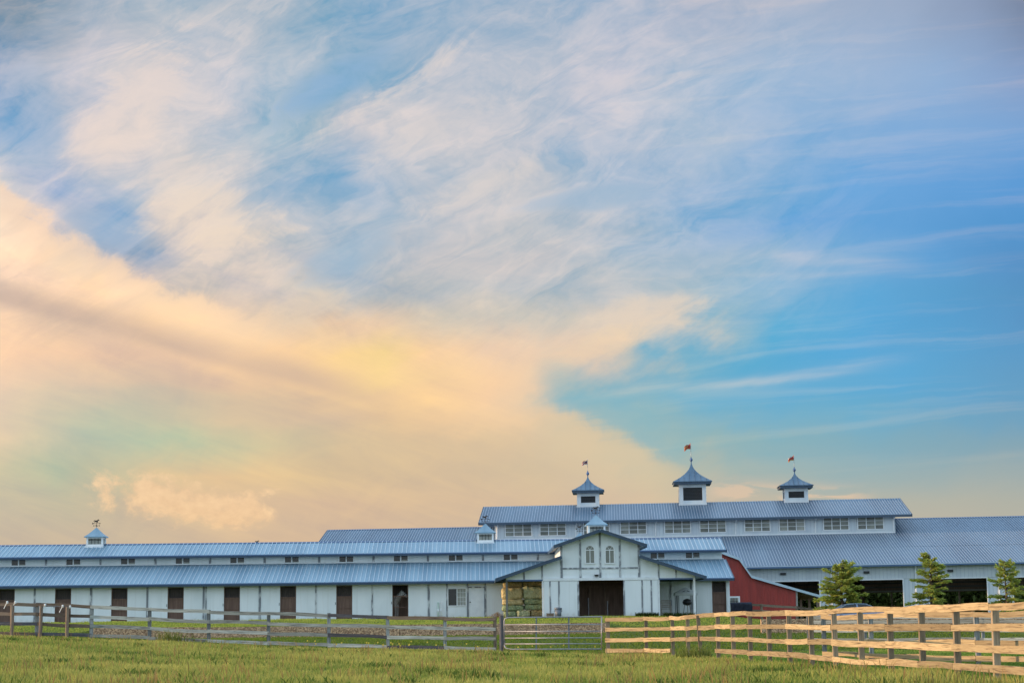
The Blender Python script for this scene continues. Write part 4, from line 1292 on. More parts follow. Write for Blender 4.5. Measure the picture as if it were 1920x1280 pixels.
GPX = [-38, 68, 170, 280, 391, 503, 616, 727, 834, 928]
RZ = (.15, .54, .93, 1.32)
pts = []
for px_ in GPX:
    x, y = fpt(px_, 0)
    z = float(np.interp(x, FENCE_X, FENCE_Z))
    pts.append((x, y, z))
    m_ = BROWNW if px_ == 928 else POSTG
    post(m_, wf, x, y + .09, z - .3, z + 1.40 + random.uniform(-.05, .03), .13, (random.uniform(-.02, .02), 0))
for r_i, rz in enumerate(RZ):
    i = 0
    while i < len(pts) - 1:
        span = 1
        j = min(i + span, len(pts) - 1)
        p0, p1 = pts[i], pts[j]
        pxm = GPX[i]
        m_ = GREYW
        if pxm < 100: m_ = BROWNW
        if r_i == 3 and pxm in (727,): m_ = BROWNW
        if (r_i, pxm) in ((3, 616), (1, 616), (1, 616), (0, 727), (0, 68), (1, -38)): m_ = DARKW
        if (r_i, pxm) in ((3, 834),): m_ = BROWNW
        jit = lambda: random.uniform(-.022, .022)
        rail('rail', m_, wf, (p0[0] - .03, p0[1], p0[2] + rz + jit()), (p1[0] + .03, p1[1], p1[2] + rz + jit()), .135, .038, 6, .03)
        i = j
# older brown posts with white insulators standing in front
for px_, hgt in ((24, 1.33), (77, 1.31), (127, 1.30)):
    x, y = fpt(px_, 0)
    z = float(np.interp(x, FENCE_X, FENCE_Z)) - .03
    post(BROWNW, wf, x, y - .12, z - .3, z + hgt, .15, (random.uniform(-.02, .02), 0), True)
INS = pm('white_porcelain', (.8, .8, .78), None, rough=.3)
for px_, py_ in ((13, 1129), (28, 1129), (84, 1134), (117, 1136), (131, 1137)):
    y = fy(px_) - .1
    x, z = W0.hit(px_, py_, y)
    mb = MB().tube([(x - .12, y, z - .25), (x, y, z)], .016, 6).lathe([(.02, -.06), (.055, -.02), (.03, 0), (.055, .025), (.02, .06)], (x + .01, y, z), 8)
    mb.build('insulator', INS, wf)
xa, za_ = W0.hit(84, 1134, fy(84) - .1); xb, zb2 = W0.hit(131, 1137, fy(131) - .1)
MB().tube([(xa, fy(84) - .1, za_), ((xa + xb) / 2, fy(100) - .1, (za_ + zb2) / 2 - .02), (xb, fy(131) - .1, zb2)], .006, 4).build('wire', STEEL, wf)
# heavy dark post that carries the gate
gpx, gpy = W0.hit(940.5, 1180, 77.2)[0], 77.2
post(DARKW, wf, gpx, gpy, -.4, 1.50, .19, (0, 0), True, name='gate_post')

# tubular steel gate
gate = thing('pasture_gate', 'grey tubular steel farm gate with six bars between the two fences', 'gate')


def gpt(px, py):
    y = float(np.interp(px, [945, 1129], [77.0, 75.2]))
    x, z = W0.hit(px, py, y)
    return Vector((x, y, z))


gl = [1156.5, 1170, 1182.5, 1195, 1206, 1216.5]
tl, tr_ = gpt(950, 1157.5), gpt(1129, 1155.5)
bl, br_ = gpt(946, 1214.5), gpt(1129, 1216)
fr = MB()
lft = gpt(945.5, 1163)
fr.tube([lft + Vector((0, 0, -.95)), lft, lft + Vector((.03, 0, .09)), tl + Vector((.02, 0, -.01)), tl + Vector((.15, 0, .01)), tr_], .026, 8)
fr.tube([gpt(945.5, 1208), gpt(948, 1214.5), gpt(960, 1216.5), gpt(1129, 1216)], .026, 8)
fr.tube([gpt(1128, 1155.5), gpt(1128, 1216)], .026, 8)
fr.build('gate_frame', STEEL, gate, True)
for y_ in gl[1:5]: MB().tube([gpt(946, y_ + .4), gpt(1128, y_)], .021, 8).build('bar', STEEL, gate, True)
for px_ in (1005.5, 1066.5): MB().bar(gpt(px_, 1157), gpt(px_, 1216), .055, .03, up=(0, 1, 0)).build('stay', PLASTIC, gate)
for py_ in (1176, 1212): MB().bar(Vector((gpx + .05, gpy, gpt(945, py_).z)), gpt(946, py_), .04, .05).build('hinge', IRON, gate)
MB().tube([gpt(1056, 1157), gpt(1054, 1161), gpt(1052.5, 1164)], .012, 5).build('chain', RUSTIRON, gate)

# new tan four-rail fence on the right, running towards the camera
nf = thing('rail_fence', 'new tan plank fence curving from the gate towards the camera', 'fence')
PX_D = [(1131, 75.2), (1203, 73.6), (1253, 71.0), (1281, 68.6), (1306, 66.0), (1337, 63.5), (1366, 61.0), (1397, 58.6), (1432, 56.2), (1470, 53.8), (1511, 51.4), (1555, 49.0), (1604, 46.6), (1657, 44.2), (1716, 41.8), (1781, 39.3), (1853, 36.8)]
PP = []
for px_, y in PX_D:
    x, _ = W0.hit(px_ + 4, 1190, y)
    PP.append((x, y))
PP.append((PP[-1][0] + .25, 34.4)); PP.append((PP[-1][0] + .22, 32.0))
BASE = [float(np.interp(y, [30, 42, 61, 75.2], [.06, .03, .03, -.10])) for _, y in PP]
NRZ = (.22, .61, 1.00, 1.385)
for i, (x, y) in enumerate(PP):
    a = 0.0
    ln = (random.uniform(-.02, .02), random.uniform(-.03, .03))
    if i == 4: ln = (-.10, .0)
    nz = .1 if i == 0 else 0
    post(TANPOST, nf, x + .09, y, BASE[i] - .4, BASE[i] + 1.42 + random.uniform(-.03, .02), .125 + nz * .2, ln, False, a)
for r_i, rz in enumerate(NRZ):
    i = 0
    first = True
    while i < len(PP) - 1:
        span = 2 if (random.random() < .62 and i > 1) else 1
        if first and r_i % 2 == 1: span = 1
        first = False
        j = min(i + span, len(PP) - 1)
        if i < 3: j = i + 1
        a0 = (PP[i][0], PP[i][1], BASE[i] + rz + random.uniform(-.02, .02)); a1 = (PP[j][0], PP[j][1], BASE[j] + rz + random.uniform(-.02, .02))
        skip = (r_i == 0 and i in (2, 3))
        if not skip: rail('rail', TAN, nf, a0, a1, .14 + random.uniform(-.018, .014), .042, 8, .030 if r_i in (3, 0) else .02)
        i = j

# second tan fence behind it, and an old grey one further off
sf = thing('rail_fence', 'second tan plank fence behind the nearer one at far right', 'fence')
S0, S1 = Vector((9.15, 58.0)), Vector((15.8, 41.0))
ns = 8
SP = [S0 + (S1 - S0) * (k / (ns - 1)) for k in range(ns)]
for p in SP: post(POSTG, sf, p.x + .08, p.y + .06, -.3, 1.36, .12, (random.uniform(-.03, .05), 0))
for rz in (.16, .55, .93, 1.28):
    for a_, b_2 in zip(SP[:-1], SP[1:]):
        rail('rail', TAN, sf, (a_.x, a_.y, .02 + rz + random.uniform(-.02, .02)), (b_2.x, b_2.y, .02 + rz + random.uniform(-.02, .02)), .14, .04, 6, .04)
of = thing('rail_fence', 'old blue-grey plank fence beyond the tan fences at far right', 'fence')
O0, O1 = Vector((13.0, 86.0)), Vector((27.0, 80.0))
OP = [O0 + (O1 - O0) * (k / 6) for k in range(7)]
for p in OP: post(POSTG, of, p.x, p.y + .1, gz(p.x, p.y) - .3, gz(p.x, p.y) + 1.30, .13)
for rz in (.25, .65, 1.02, 1.2):
    for a_, b_2 in zip(OP[:-1], OP[1:]):
        rail('rail', GREYW, of, (a_.x, a_.y, gz(a_.x, a_.y) + rz), (b_2.x, b_2.y, gz(b_2.x, b_2.y) + rz), .14, .04, 4, .03)

# paddock rails and blanket beside the red barn
pf = thing('rail_fence', 'brown paddock rails in front of the red barn', 'fence', B.M)
DPF = 8.0
PR = [(1380, 1132), (1428, 1134), (1494, 1138), (1547, 1144)]
for px_, py_ in PR:
    x, z = B.hit(px_, py_, DPF)
    post(BROWNW, pf, x, DPF + .1, z - 2.0, z + .1, .16)
for k in range(3):
    for off, hh in ((0.0, .16), (-.42, .20)):
        (pa, qa), (pb, qb) = PR[k], PR[k + 1]
        xa, za_ = B.hit(pa, qa, DPF); xb, zb2 = B.hit(pb, qb, DPF)
        rail('rail', BROWNW, pf, (xa, DPF, za_ + off), (xb, DPF, zb2 + off), hh, .05, 4, .02)
n, m = 16, 9
bx0, bz1 = B.hit(1368.5, 1128.5, DPF - .15); bx1, bz0 = B.hit(1410, 1148, DPF - .15)
v, f = [], []
for i in range(n):
    for j in range(m):
        s, q = i / (n - 1), j / (m - 1)
        y = DPF - .14 - .05 * math.sin(s * 17 + q * 1.5) * (.3 + q) - .03 * math.sin(s * 31)
        if j == 0: y = DPF + .06
        v.append((bx0 + (bx1 - bx0) * s + .06 * math.sin(q * 3), y, bz1 - (bz1 - bz0) * q * (1 - .14 * abs(math.sin(s * 4.2))) - (.03 * s if j else 0)))
for i in range(n - 1):
    for j in range(m - 1): f.append((i * m + j, i * m + j + 1, (i + 1) * m + j + 1, (i + 1) * m + j))
o = MB().add(v, f).build('horse_blanket', NAVY, None, True)
o.matrix_world = B.M
o.modifiers.new('thickness', 'SOLIDIFY').thickness = .03
tag(o, 'navy horse blanket hung over rails beside the red barn', 'blanket')

# ------------------------------------------------------------------ low aggregate retaining walls
for (xa, xb, yy, top, nsec, lab) in ((-22.8, 4.9, 104.1, None, 5, 'low pebble retaining wall below the stable lawn'), (12.4, 34.0, 98.0, 1.24, 4, 'low pebble wall behind the tan fence at right')):
    rw_ = thing('retaining_wall', lab, 'wall')
    L = (xb - xa) / nsec
    for k in range(nsec):
        x0 = xa + k * L; x1 = x0 + L - .03
        t = top if top else 1.16
        zlo = gz((x0 + x1) / 2, yy - .5) - .4
        box('wall_section', PEBBLE, rw_, x0, x1, yy - .18 + .004 * k, yy + .16 + .004 * k, zlo, t + random.uniform(-.015, .015))

# ------------------------------------------------------------------ hay under the left porch
def straw_mat(name, c1, c2, c3):
    m = bpy.data.materials.new(name); m.use_nodes = True
    N, L = m.node_tree.nodes, m.node_tree.links
    b = N['Principled BSDF']; b.inputs['Roughness'].default_value = .95; b.inputs['Specular IOR Level'].default_value = .1
    t = N.new('ShaderNodeTexCoord')
    w = N.new('ShaderNodeTexNoise'); w.inputs['Scale'].default_value = 7; w.inputs['Detail'].default_value = 6; w.inputs['Roughness'].default_value = .75; w.inputs['Distortion'].default_value = 1.5
    mp = N.new('ShaderNodeMapping'); mp.inputs['Scale'].default_value = (1.6, 1, .45)
    L.new(t.outputs['Object'], mp.inputs[0]); L.new(mp.outputs[0], w.inputs['Vector'])
    cr = N.new('ShaderNodeValToRGB'); L.new(w.outputs['Fac'], cr.inputs[0])
    cr.color_ramp.elements[0].position = .33; cr.color_ramp.elements[0].color = (*c3, 1); cr.color_ramp.elements[1].position = .68; cr.color_ramp.elements[1].color = (*c1, 1)
    e = cr.color_ramp.elements.new(.5); e.color = (*c2, 1)
    L.new(cr.outputs[0], b.inputs['Base Color'])
    bp = N.new('ShaderNodeBump'); bp.inputs['Strength'].default_value = 1; bp.inputs['Distance'].default_value = .05
    L.new(w.outputs['Fac'], bp.inputs['Height']); L.new(bp.outputs[0], b.inputs['Normal'])
    return m


HAY = {'straw': straw_mat('straw', (.74, .60, .33), (.55, .43, .21), (.26, .18, .08)), 'green': straw_mat('green_hay', (.42, .47, .28), (.28, .33, .18), (.12, .15, .075)),
       'pale': straw_mat('pale_hay', (.62, .61, .38), (.45, .45, .26), (.20, .21, .11)), 'brown': straw_mat('brown_hay', (.50, .40, .22), (.36, .28, .14), (.16, .12, .06))}
TWINE = pm('twine', (.5, .42, .2), None, rough=.9)


def bale(px0, px1, py0, py1, d, depth, kind, label, tilt=0.0):
    x0, z1 = B.hit(px0, py0, d); x1, z0 = B.hit(px1, py1, d)
    cx_, cz_ = (x0 + x1) / 2, (z0 + z1) / 2
    hx, hy, hz = (x1 - x0) / 2, depth / 2, (z1 - z0) / 2
    n = 7
    v, f, idx = [], [], {}
    def vid(a, b, c):
        k = (a, b, c)
        if k not in idx:
            p = Vector((a / (n - 1) * 2 - 1, b / (n - 1) * 2 - 1, c / (n - 1) * 2 - 1))
            q = Vector((abs(p.x) ** 6, abs(p.y) ** 6, abs(p.z) ** 6))
            sc = 1.0 / max(1.0, (q.x + q.y + q.z) ** (1 / 6.0)) * 1.03
            j = Vector((random.uniform(-1, 1), random.uniform(-1, 1), random.uniform(-1, 1))) * .028
            pinch = 1 - .05 * (1 if a in (2, 4) else 0)
            idx[k] = len(v)
            v.append((p.x * sc * hx + j.x, p.y * sc * hy * pinch + j.y, p.z * sc * hz * pinch + j.z))
        return idx[k]
    for a in range(n - 1):
        for b in range(n - 1):
            for c in (0, n - 1):
                s = 1 if c else -1
                q = [(a, b), (a + 1, b), (a + 1, b + 1), (a, b + 1)]
                if s < 0: q = q[::-1]
                f.append(tuple(vid(i, j, c) for i, j in q))
                f.append(tuple(vid(i, c, j) for i, j in q[::-1]))
                f.append(tuple(vid(c, i, j) for i, j in q))
    t = thing('hay_bale', label, 'hay bale', B.M @ Matrix.Translation((cx_, d + hy, cz_)) @ Matrix.Rotation(tilt, 4, 'Y'), 'hay bales stacked under the left porch')
    MB().add(v, f).build('hay', HAY[kind], t)
    for a in (-.33, .33):
        xx = a * hx
        MB().tube([(xx, -hy * .97, -hz * .97), (xx, -hy * .97, hz * .97), (xx, hy * .97, hz * .97), (xx, hy * .97, -hz * .97), (xx, -hy * .97, -hz * .97)], .008, 4, False).build('twine', TWINE, t)
    return t


D_H = -6.4
for a in ((980.5, 1018.5, 1089.5, 1098.8, .3, 'brown', 'topmost bale of the right hay stack, half in shade'),
          (980.5, 1018.0, 1099, 1122, .0, 'pale', 'large pale ragged bale second from top of the right hay stack'),
          (983, 1018.5, 1122.3, 1132.2, .0, 'green', 'smooth green bale third from top of the right hay stack'),
          (984, 1018.5, 1132.5, 1142.6, .0, 'green', 'darker green bale fourth from top of the right hay stack'),
          (995, 1018.5, 1143, 1155.2, -.1, 'brown', 'brown bale at the bottom of the right hay stack'),
          (968.5, 994.6, 1143.5, 1155.8, -.15, 'pale', 'short pale bale on the ground between the two hay stacks'),
          (944, 980, 1090, 1101.2, .4, 'brown', 'dark topmost bale of the left hay stack under the porch roof'),
          (941, 980, 1101.5, 1122.5, .0, 'straw', 'big golden straw bale in the middle of the left hay stack'),
          (942.5, 981.5, 1122.8, 1133.3, .0, 'straw', 'flat golden straw bale resting on the green bale'),
          (942, 982, 1133.6, 1145.0, .0, 'green', 'green bale second from bottom of the left hay stack'),
          (945, 968.2, 1145.3, 1156.2, -.05, 'green', 'green bale at the bottom left of the hay stacks')):
    bale(*a[:4], D_H + a[4], 1.5, a[5], a[6])
# loose straw at the foot of the stack
lv, lf, lc = [], [], []
lx0, lz0 = B.hit(933, 1157, D_H)
for k in range(900):
    r_ = abs(random.gauss(0, .34)); an = random.uniform(0, 6.28)
    x = lx0 + r_ * math.cos(an) * 1.3; y = D_H + .6 + r_ * math.sin(an)
    h = max(0.0, .38 - r_ * .55) * random.random()
    p = Vector((x, y, ZB - .02 + h)); q = Vector((random.uniform(-1, 1), random.uniform(-1, 1), random.uniform(-.25, .35))) * .16
    w_ = Vector((-q.y, q.x, .04)).normalized() * .012
    b0 = len(lv)
    lv += [p - w_, p + w_, p + q]
    lf.append((b0, b0 + 1, b0 + 2))
    c = random.uniform(.7, 1.2); lc += [(.42 * c, .26 * c, .12 * c)] * 3
o = raw_mesh('loose_straw', np.array([tuple(p) for p in lv]), np.array(lf), BLADE, None, np.array(lc), 'stuff')
o.matrix_world = B.M
tag(o, 'loose brown straw spilled left of the hay stacks', 'straw')

# ------------------------------------------------------------------ small things round the doors
D_P = DF - .9
xa, z1_ = B.hit(1039, 1138.5, D_P); xb, z0_ = B.hit(1054, 1154.5, D_P)
bn = thing('rubbish_bin', 'round grey plastic bin beside the left sliding door', 'bin', B.M @ Matrix.Translation(((xa + xb) / 2, D_P, 0)))
rr = (xb - xa) / 2
MB().lathe([(rr * .78, ZB - .02), (rr * .9, z1_ - .10)], (0, 0, 0), 18).build('bin_body', PLASTIC, bn, True)
MB().lathe([(rr * .92, z1_ - .099), (rr, z1_ - .09), (rr, z1_ - .03), (rr * .9, z1_), (rr * .2, z1_ + .02)], (0, 0, 0), 18).build('rim', PLASTIC, bn, True)
for s_ in (-1, 1): MB().box(s_ * rr * .9 - .03, s_ * rr * .9 + .03, -.08, .08, z1_ - .22, z1_ - .16).build('handle', PLASTIC, bn)
xa, z1_ = B.hit(1024.5, 1148, D_P); xb, z0_ = B.hit(1039, 1154.5, D_P)
cb_ = thing('crate', 'low brown wooden crate left of the grey bin', 'crate', B.M @ Matrix.Translation(((xa + xb) / 2, D_P + .1, 0)))
hw_ = (xb - xa) / 2
for k in range(3):
    zz = ZB - .02 + k * (z1_ - ZB) / 3
    box('slat', BROWNPOST, cb_, -hw_, hw_, -.17, -.15, zz + .012, zz + (z1_ - ZB) / 3 - .012)
    box('slat', BROWNPOST, cb_, -hw_, hw_, .15, .17, zz + .012, zz + (z1_ - ZB) / 3 - .012)
    for s_ in (-1, 1): box('end_slat', BROWNPOST, cb_, s_ * hw_ - .01 * s_, s_ * (hw_ - .03), -.149, .149, zz + .012, zz + (z1_ - ZB) / 3 - .012)
box('crate_fill', HAY['brown'], cb_, -hw_ + .035, hw_ - .035, -.145, .145, ZB, z1_ - .04)

D_B = -3.2
xa, z1_ = B.hit(1239.5, 1126, D_B); xb, z0_ = B.hit(1258, 1152, D_B)
bw = (xb - xa) / 2
BENCHW = pm('faded_bench_wood', (.66, .60, .56), (.54, .48, .45), 8, .8)
be = thing('garden_bench', 'faded wooden bench with slatted back under the right porch', 'bench', B.M @ Matrix.Translation(((xa + xb) / 2, D_B, ZB)))
box('seat', BENCHW, be, -bw - .03, bw + .03, -.28, .22, .40, .45)
for s_ in (-1, 1):
    box('leg', BENCHW, be, s_ * bw - .03, s_ * bw + .03, -.27, -.21, -.05, .60)
    box('leg', BENCHW, be, s_ * bw - .03, s_ * bw + .03, .18, .24, -.05, .95)
    box('armrest', BENCHW, be, s_ * bw - .04, s_ * bw + .04, -.30, .17, .60, .635)
for k in range(4): box('back_slat', BENCHW, be, -bw + .035, bw - .035, .19, .215, .50 + k * .11, .58 + k * .11)
box('top_rail', BENCHW, be, -bw + .032, bw - .032, .185, .225, .935, 1.0)
box('stretcher', BENCHW, be, -bw + .032, bw - .032, -.25, -.22, .12, .18)

# peaked canopy shelter in the porch
D_G = -3.4
xa, zt_ = B.hit(1266, 1101, D_G); xb, ze_ = B.hit(1304, 1112, D_G)
xap, zap = B.hit(1287, 1100.5, D_G)
gz_ = thing('grill_gazebo', 'small dark-framed gazebo with pale peaked canopy in the right porch', 'gazebo', B.M @ Matrix.Translation(((xa + xb) / 2, D_G, 0)))
hw_ = (xb - xa) / 2 - .03
CANVAS = pm('grey_canvas', (.66, .68, .67), (.58, .60, .60), 3, .8)
prof = [(hw_ + .1, ze_ - .12), (hw_ + .1, ze_ + .02), (hw_ * .55, ze_ + (zap - ze_) * .62), (.05, zap)]
v, f = [], []
for rr, zz in prof: v += [(-rr, -rr * .8, zz), (rr, -rr * .8, zz), (rr, rr * .8, zz), (-rr, rr * .8, zz)]
for i in range(3):
    for k in range(4): f.append((i * 4 + k, i * 4 + (k + 1) % 4, i * 4 + 4 + (k + 1) % 4, i * 4 + 4 + k))
f.append((12, 13, 14, 15))
cn = MB().add(v, f).build('canopy', CANVAS, gz_)
cn.modifiers.new('thickness', 'SOLIDIFY').thickness = .012
for sx_ in (-1, 1):
    for sy_ in (-1, 1):
        for dd in (0, .13): MB().box(sx_ * (hw_ - dd) - .018, sx_ * (hw_ - dd) + .018, sy_ * hw_ * .72 - .018, sy_ * hw_ * .72 + .018, ZB - .05, ze_ - .02).build('leg', IRON, gz_)
    MB().bar((sx_ * hw_, -hw_ * .72, ze_ - .05), (sx_ * .05, -hw_ * .72, ze_ + .18), .03, .03).build('brace', IRON, gz_)
MB().box(-hw_ + .02, hw_ - .02, -hw_ * .72 - .02, -hw_ * .72 + .02, ze_ - .05, ze_ - .01).build('crossbar', IRON, gz_)
gr = thing('barbecue_grill', 'dark grill on a stand under the peaked canopy', 'grill', B.M @ Matrix.Translation(((xa + xb) / 2 + .1, D_G, ZB)))
MB().lathe([(.02, .62), (.26, .70), (.30, .82), (.30, .84), (.24, .98), (.05, 1.06)], (0, 0, 0), 14).build('bowl', IRON, gr, True)
for an in (30, 150, 270): MB().tube([(.18 * math.cos(R(an)), .18 * math.sin(R(an)), .72), (.30 * math.cos(R(an)), .30 * math.sin(R(an)), -.04)], .018, 6).build('leg', BROWNPOST, gr)

# two pale jump poles leaning on the office wall
for px_, lean, lab in ((821.5, .0, 'pale green pole leaning on the wall left of the office window, left one'), (826.5, .05, 'white pole leaning on the wall beside the pale green one')):
    x_, zt_ = B.hit(px_, 1128.5, -.12)
    m_ = pm('pole_paint', (.55, .68, .58) if lean == 0 else (.78, .78, .74), None, rough=.5)
    t = thing('jump_pole', lab, 'pole', B.M @ Matrix.Translation((x_, 0, 0)))
    MB().tube([(lean, -.35, ZB - .03), (0, -.085, zt_)], .045, 8).build('pole', m_, t, True)
    MB().tube([(lean * .62, -.35 + .265 * .4, ZB - .03 + (zt_ - ZB + .03) * .4), (lean * .42, -.35 + .265 * .6, ZB - .03 + (zt_ - ZB + .03) * .6)], .0465, 8).build('stripe', TRIM, t, True)

# ------------------------------------------------------------------ grey horse looking out of a stall
def horse():
    hm = pm('grey_horse_coat', (.66, .62, .58), (.46, .43, .41), 5, .7)
    x0 = DOORS[0]
    t = thing('horse', 'grey horse with halter standing inside the last stall before the office', 'horse', B.M @ Matrix.Translation((x0 - .68, .95, ZB)) @ Matrix.Rotation(R(-24), 4, 'Z'))
    # local +x is forward
    V = [(-.75, 0, 1.16), (-.35, 0, 1.12), (.10, 0, 1.10), (.42, 0, 1.14), (.60, 0, 1.36), (.74, 0, 1.58), (.88, 0, 1.70), (1.06, 0, 1.56), (1.22, 0, 1.40),
         (-.78, .16, 1.02), (-.70, .17, .66), (-.82, .17, .42), (-.78, .17, .06), (-.70, .17, .0),
         (-.78, -.16, 1.02), (-.70, -.17, .66), (-.82, -.17, .42), (-.78, -.17, .06), (-.70, -.17, .0),
         (.42, .15, .95), (.44, .15, .50), (.43, .15, .08), (.49, .15, .0),
         (.42, -.15, .95), (.44, -.15, .50), (.43, -.15, .08), (.49, -.15, .0),
         (.86, .07, 1.80), (.86, -.07, 1.80), (-.98, 0, 1.06), (-1.06, 0, .62)]
    Ed = [(0, 1), (1, 2), (2, 3), (3, 4), (4, 5), (5, 6), (6, 7), (7, 8), (0, 9), (9, 10), (10, 11), (11, 12), (12, 13), (0, 14), (14, 15), (15, 16), (16, 17), (17, 18),
          (3, 19), (19, 20), (20, 21), (21, 22), (3, 23), (23, 24), (24, 25), (25, 26), (6, 27), (6, 28), (0, 29), (29, 30)]
    Rr = [.29, .31, .31, .28, .18, .14, .125, .10, .075] + [.17, .09, .06, .05, .06] * 2 + [.13, .065, .05, .06] * 2 + [.03, .03, .07, .04]
    me = bpy.data.meshes.new('body'); me.from_pydata(V, Ed, []); me.materials.append(hm)
    bo = link('body', me, t)
    sk = bo.modifiers.new('skin', 'SKIN'); sk.use_smooth_shade = True
    sl = me.skin_vertices[0].data if me.skin_vertices else None
    if sl is None:
        bpy.context.view_layer.objects.active = bo
        bo.select_set(True)
        bpy.ops.mesh.customdata_skin_add()
        sl = me.skin_vertices[0].data
    for i, r_ in enumerate(Rr): sl[i].radius = (r_, r_); sl[i].use_root = (i == 1)
    bo.modifiers.new('sub', 'SUBSURF').levels = 2
    bo.modifiers['sub'].render_levels = 2
    mn = MB()
    for k in range(10):
        s = k / 9
        p = Vector((.52 + .34 * s, 0, 1.52 + .29 * s)); mn.bar(p + Vector((-.05, 0, .04)), p + Vector((-.03, -.13, -.10)), .05, .03)
    mn.build('mane', pm('mane_hair', (.5, .48, .45), None, rough=.8), t)
    MB().lathe([(.118, -.015), (.118, .015)], (0, 0, 0), 12).build('halter', IRON, t).matrix_local = Matrix.Translation((1.05, 0, 1.565)) @ Matrix.Rotation(R(130), 4, 'Y')
    for s_ in (-1, 1): MB().lathe([(.004, -.02), (.022, 0), (.004, .02)], (.98, s_ * .085, 1.68), 8).build('eye', IRON, t)
    return t


horse()

# ------------------------------------------------------------------ parked car behind the fence
def car():
    CY = 106.0
    cx_, zr = W0.hit(1594, 1131.3, CY)
    z0 = zr - 1.46
    t = thing('parked_car', 'silver blue sedan parked in front of the arena', 'car', Matrix.Translation((cx_, CY, z0)))
    paint = pm('car_paint', (.20, .26, .36), None, rough=.22, metal=.6)
    # stations along x (nose left): x, half width, z bottom, z belt
    st = [(-2.30, .55, .35, .55), (-2.20, .78, .28, .70), (-1.7, .88, .24, .84), (-.95, .90, .22, .93), (.2, .90, .22, .97), (1.2, .90, .23, 1.00), (1.85, .87, .28, 1.0), (2.22, .78, .34, .93), (2.30, .60, .42, .80)]
    v, f = [], []
    for x, w, zb_, zt_ in st:
        ring = [(-w * .92, zb_), (-w, zb_ + .18), (-w, (zb_ + zt_) / 2), (-w * .96, zt_ - .06), (-w * .82, zt_), (w * .82, zt_), (w * .96, zt_ - .06), (w, (zb_ + zt_) / 2), (w, zb_ + .18), (w * .92, zb_)]
        v += [(x, y, z) for y, z in ring]
    k = 10
    for i in range(len(st) - 1):
        for j in range(k): f.append((i * k + j, (i + 1) * k + j, (i + 1) * k + (j + 1) % k, i * k + (j + 1) % k))
    f += [tuple(range(k)), tuple(range(len(v) - 1, len(v) - k - 1, -1))]
    body = MB().add(v, f).build('body', paint, t, True)
    # greenhouse: glass core with painted roof and pillars
    gh = [(-1.15, .72, .93), (-.35, .60, 1.40), (.15, .58, 1.455), (.75, .58, 1.43), (1.25, .64, 1.22), (1.75, .72, 1.00)]
    v, f = [], []
    for x, w, z in gh: v += [(x, -.78, .92), (x, -w, z), (x, w, z), (x, .78, .92)]
    for i in range(len(gh) - 1):
        for j in range(4): f.append((i * 4 + j, (i + 1) * 4 + j, (i + 1) * 4 + (j + 1) % 4, i * 4 + (j + 1) % 4))
    f += [(0, 1, 2, 3), tuple(range(len(v) - 1, len(v) - 5, -1))]
    MB().add(v, f).build('window_glass', pm('car_glass', (.02, .025, .03), None, rough=.05), t)
    rf = MB()
    for s_ in (-1, 1):
        for i in range(len(gh) - 1): rf.bar((gh[i][0], s_ * gh[i][1], gh[i][2] + .01), (gh[i + 1][0], s_ * gh[i + 1][1], gh[i + 1][2] + .01), .07, .05)
        rf.bar((.25, s_ * .585, 1.44), (.30, s_ * .79, .95), .08, .03)
    v, f = [], []
    for i in (1, 2, 3): v += [(gh[i][0], -gh[i][1] - .02, gh[i][2] + .005), (gh[i][0], -gh[i][1] * .5, gh[i][2] + .03), (gh[i][0], gh[i][1] * .5, gh[i][2] + .03), (gh[i][0], gh[i][1] + .02, gh[i][2] + .005)]
    for i in range(2):
        for j in range(3): f.append((i * 4 + j, i * 4 + j + 1, i * 4 + j + 5, i * 4 + j + 4))
    rf.add(v, f).build('roof', paint, t)
    tyre = pm('tyre_rubber', (.02, .02, .02), None, rough=.9); rim = pm('wheel_rim', (.5, .5, .52), None, rough=.3, metal=.9)
    for x in (-1.42, 1.40):
        for s_ in (-1, 1):
            w = MB().lathe([(.20, -.10), (.31, -.10), (.33, -.06), (.33, .06), (.31, .10), (.20, .10)], (0, 0, 0), 20).build('wheel', tyre, t, True)
            w.matrix_local = Matrix.Translation((x, s_ * .80, .33)) @ Matrix.Rotation(R(90), 4, 'X')
            MB().lathe([(.06, -.105), (.205, -.108), (.205, .108), (.06, .105)], (0, 0, 0), 14).build('rim', rim, w)
    for s_ in (-1, 1):
        MB().box(-2.27, -2.12, s_ * .50, s_ * .74, .58, .69).build('headlight', TRIM, t)
        MB().box(2.16, 2.29, s_ * .48, s_ * .74, .72, .84).build('tail_light', RED, t)
        MB().box(-.72, -.58, s_ * .90, s_ * 1.02, .95, 1.06).build('wing_mirror', paint, t)
    return t


car()
sx0, sz0 = A.hit(1683, 1134, 4.0)
v, f = [], []
n = 18
for i in range(9):
    for k in range(n):
        s = i / 8; a = 2 * math.pi * k / n
        v.append((s * 2.1 * math.cos(a) * (1 + .1 * math.sin(3 * a)), s * 1.6 * math.sin(a), (1 - s) ** 1.2 * 1.25 + random.uniform(-.03, .03)))
for i in range(8):
    for k in range(n): f.append((i * n + k, (i + 1) * n + k, (i + 1) * n + (k + 1) % n, i * n + (k + 1) % n))
o = MB().add(v, f).build('footing_heap', pm('tan_sand', (.46, .35, .24), (.36, .27, .18), 4, .95, bump=.4), None, True)
o.matrix_world = A.M @ Matrix.Translation((sx0, 3.0, .75))
tag(o, 'heap of tan footing sand just inside the arena opening', 'sand heap')

# ------------------------------------------------------------------ conifers in front of the arena
BARK = pm('bark', (.12, .08, .055), (.07, .05, .035), 9, .9)


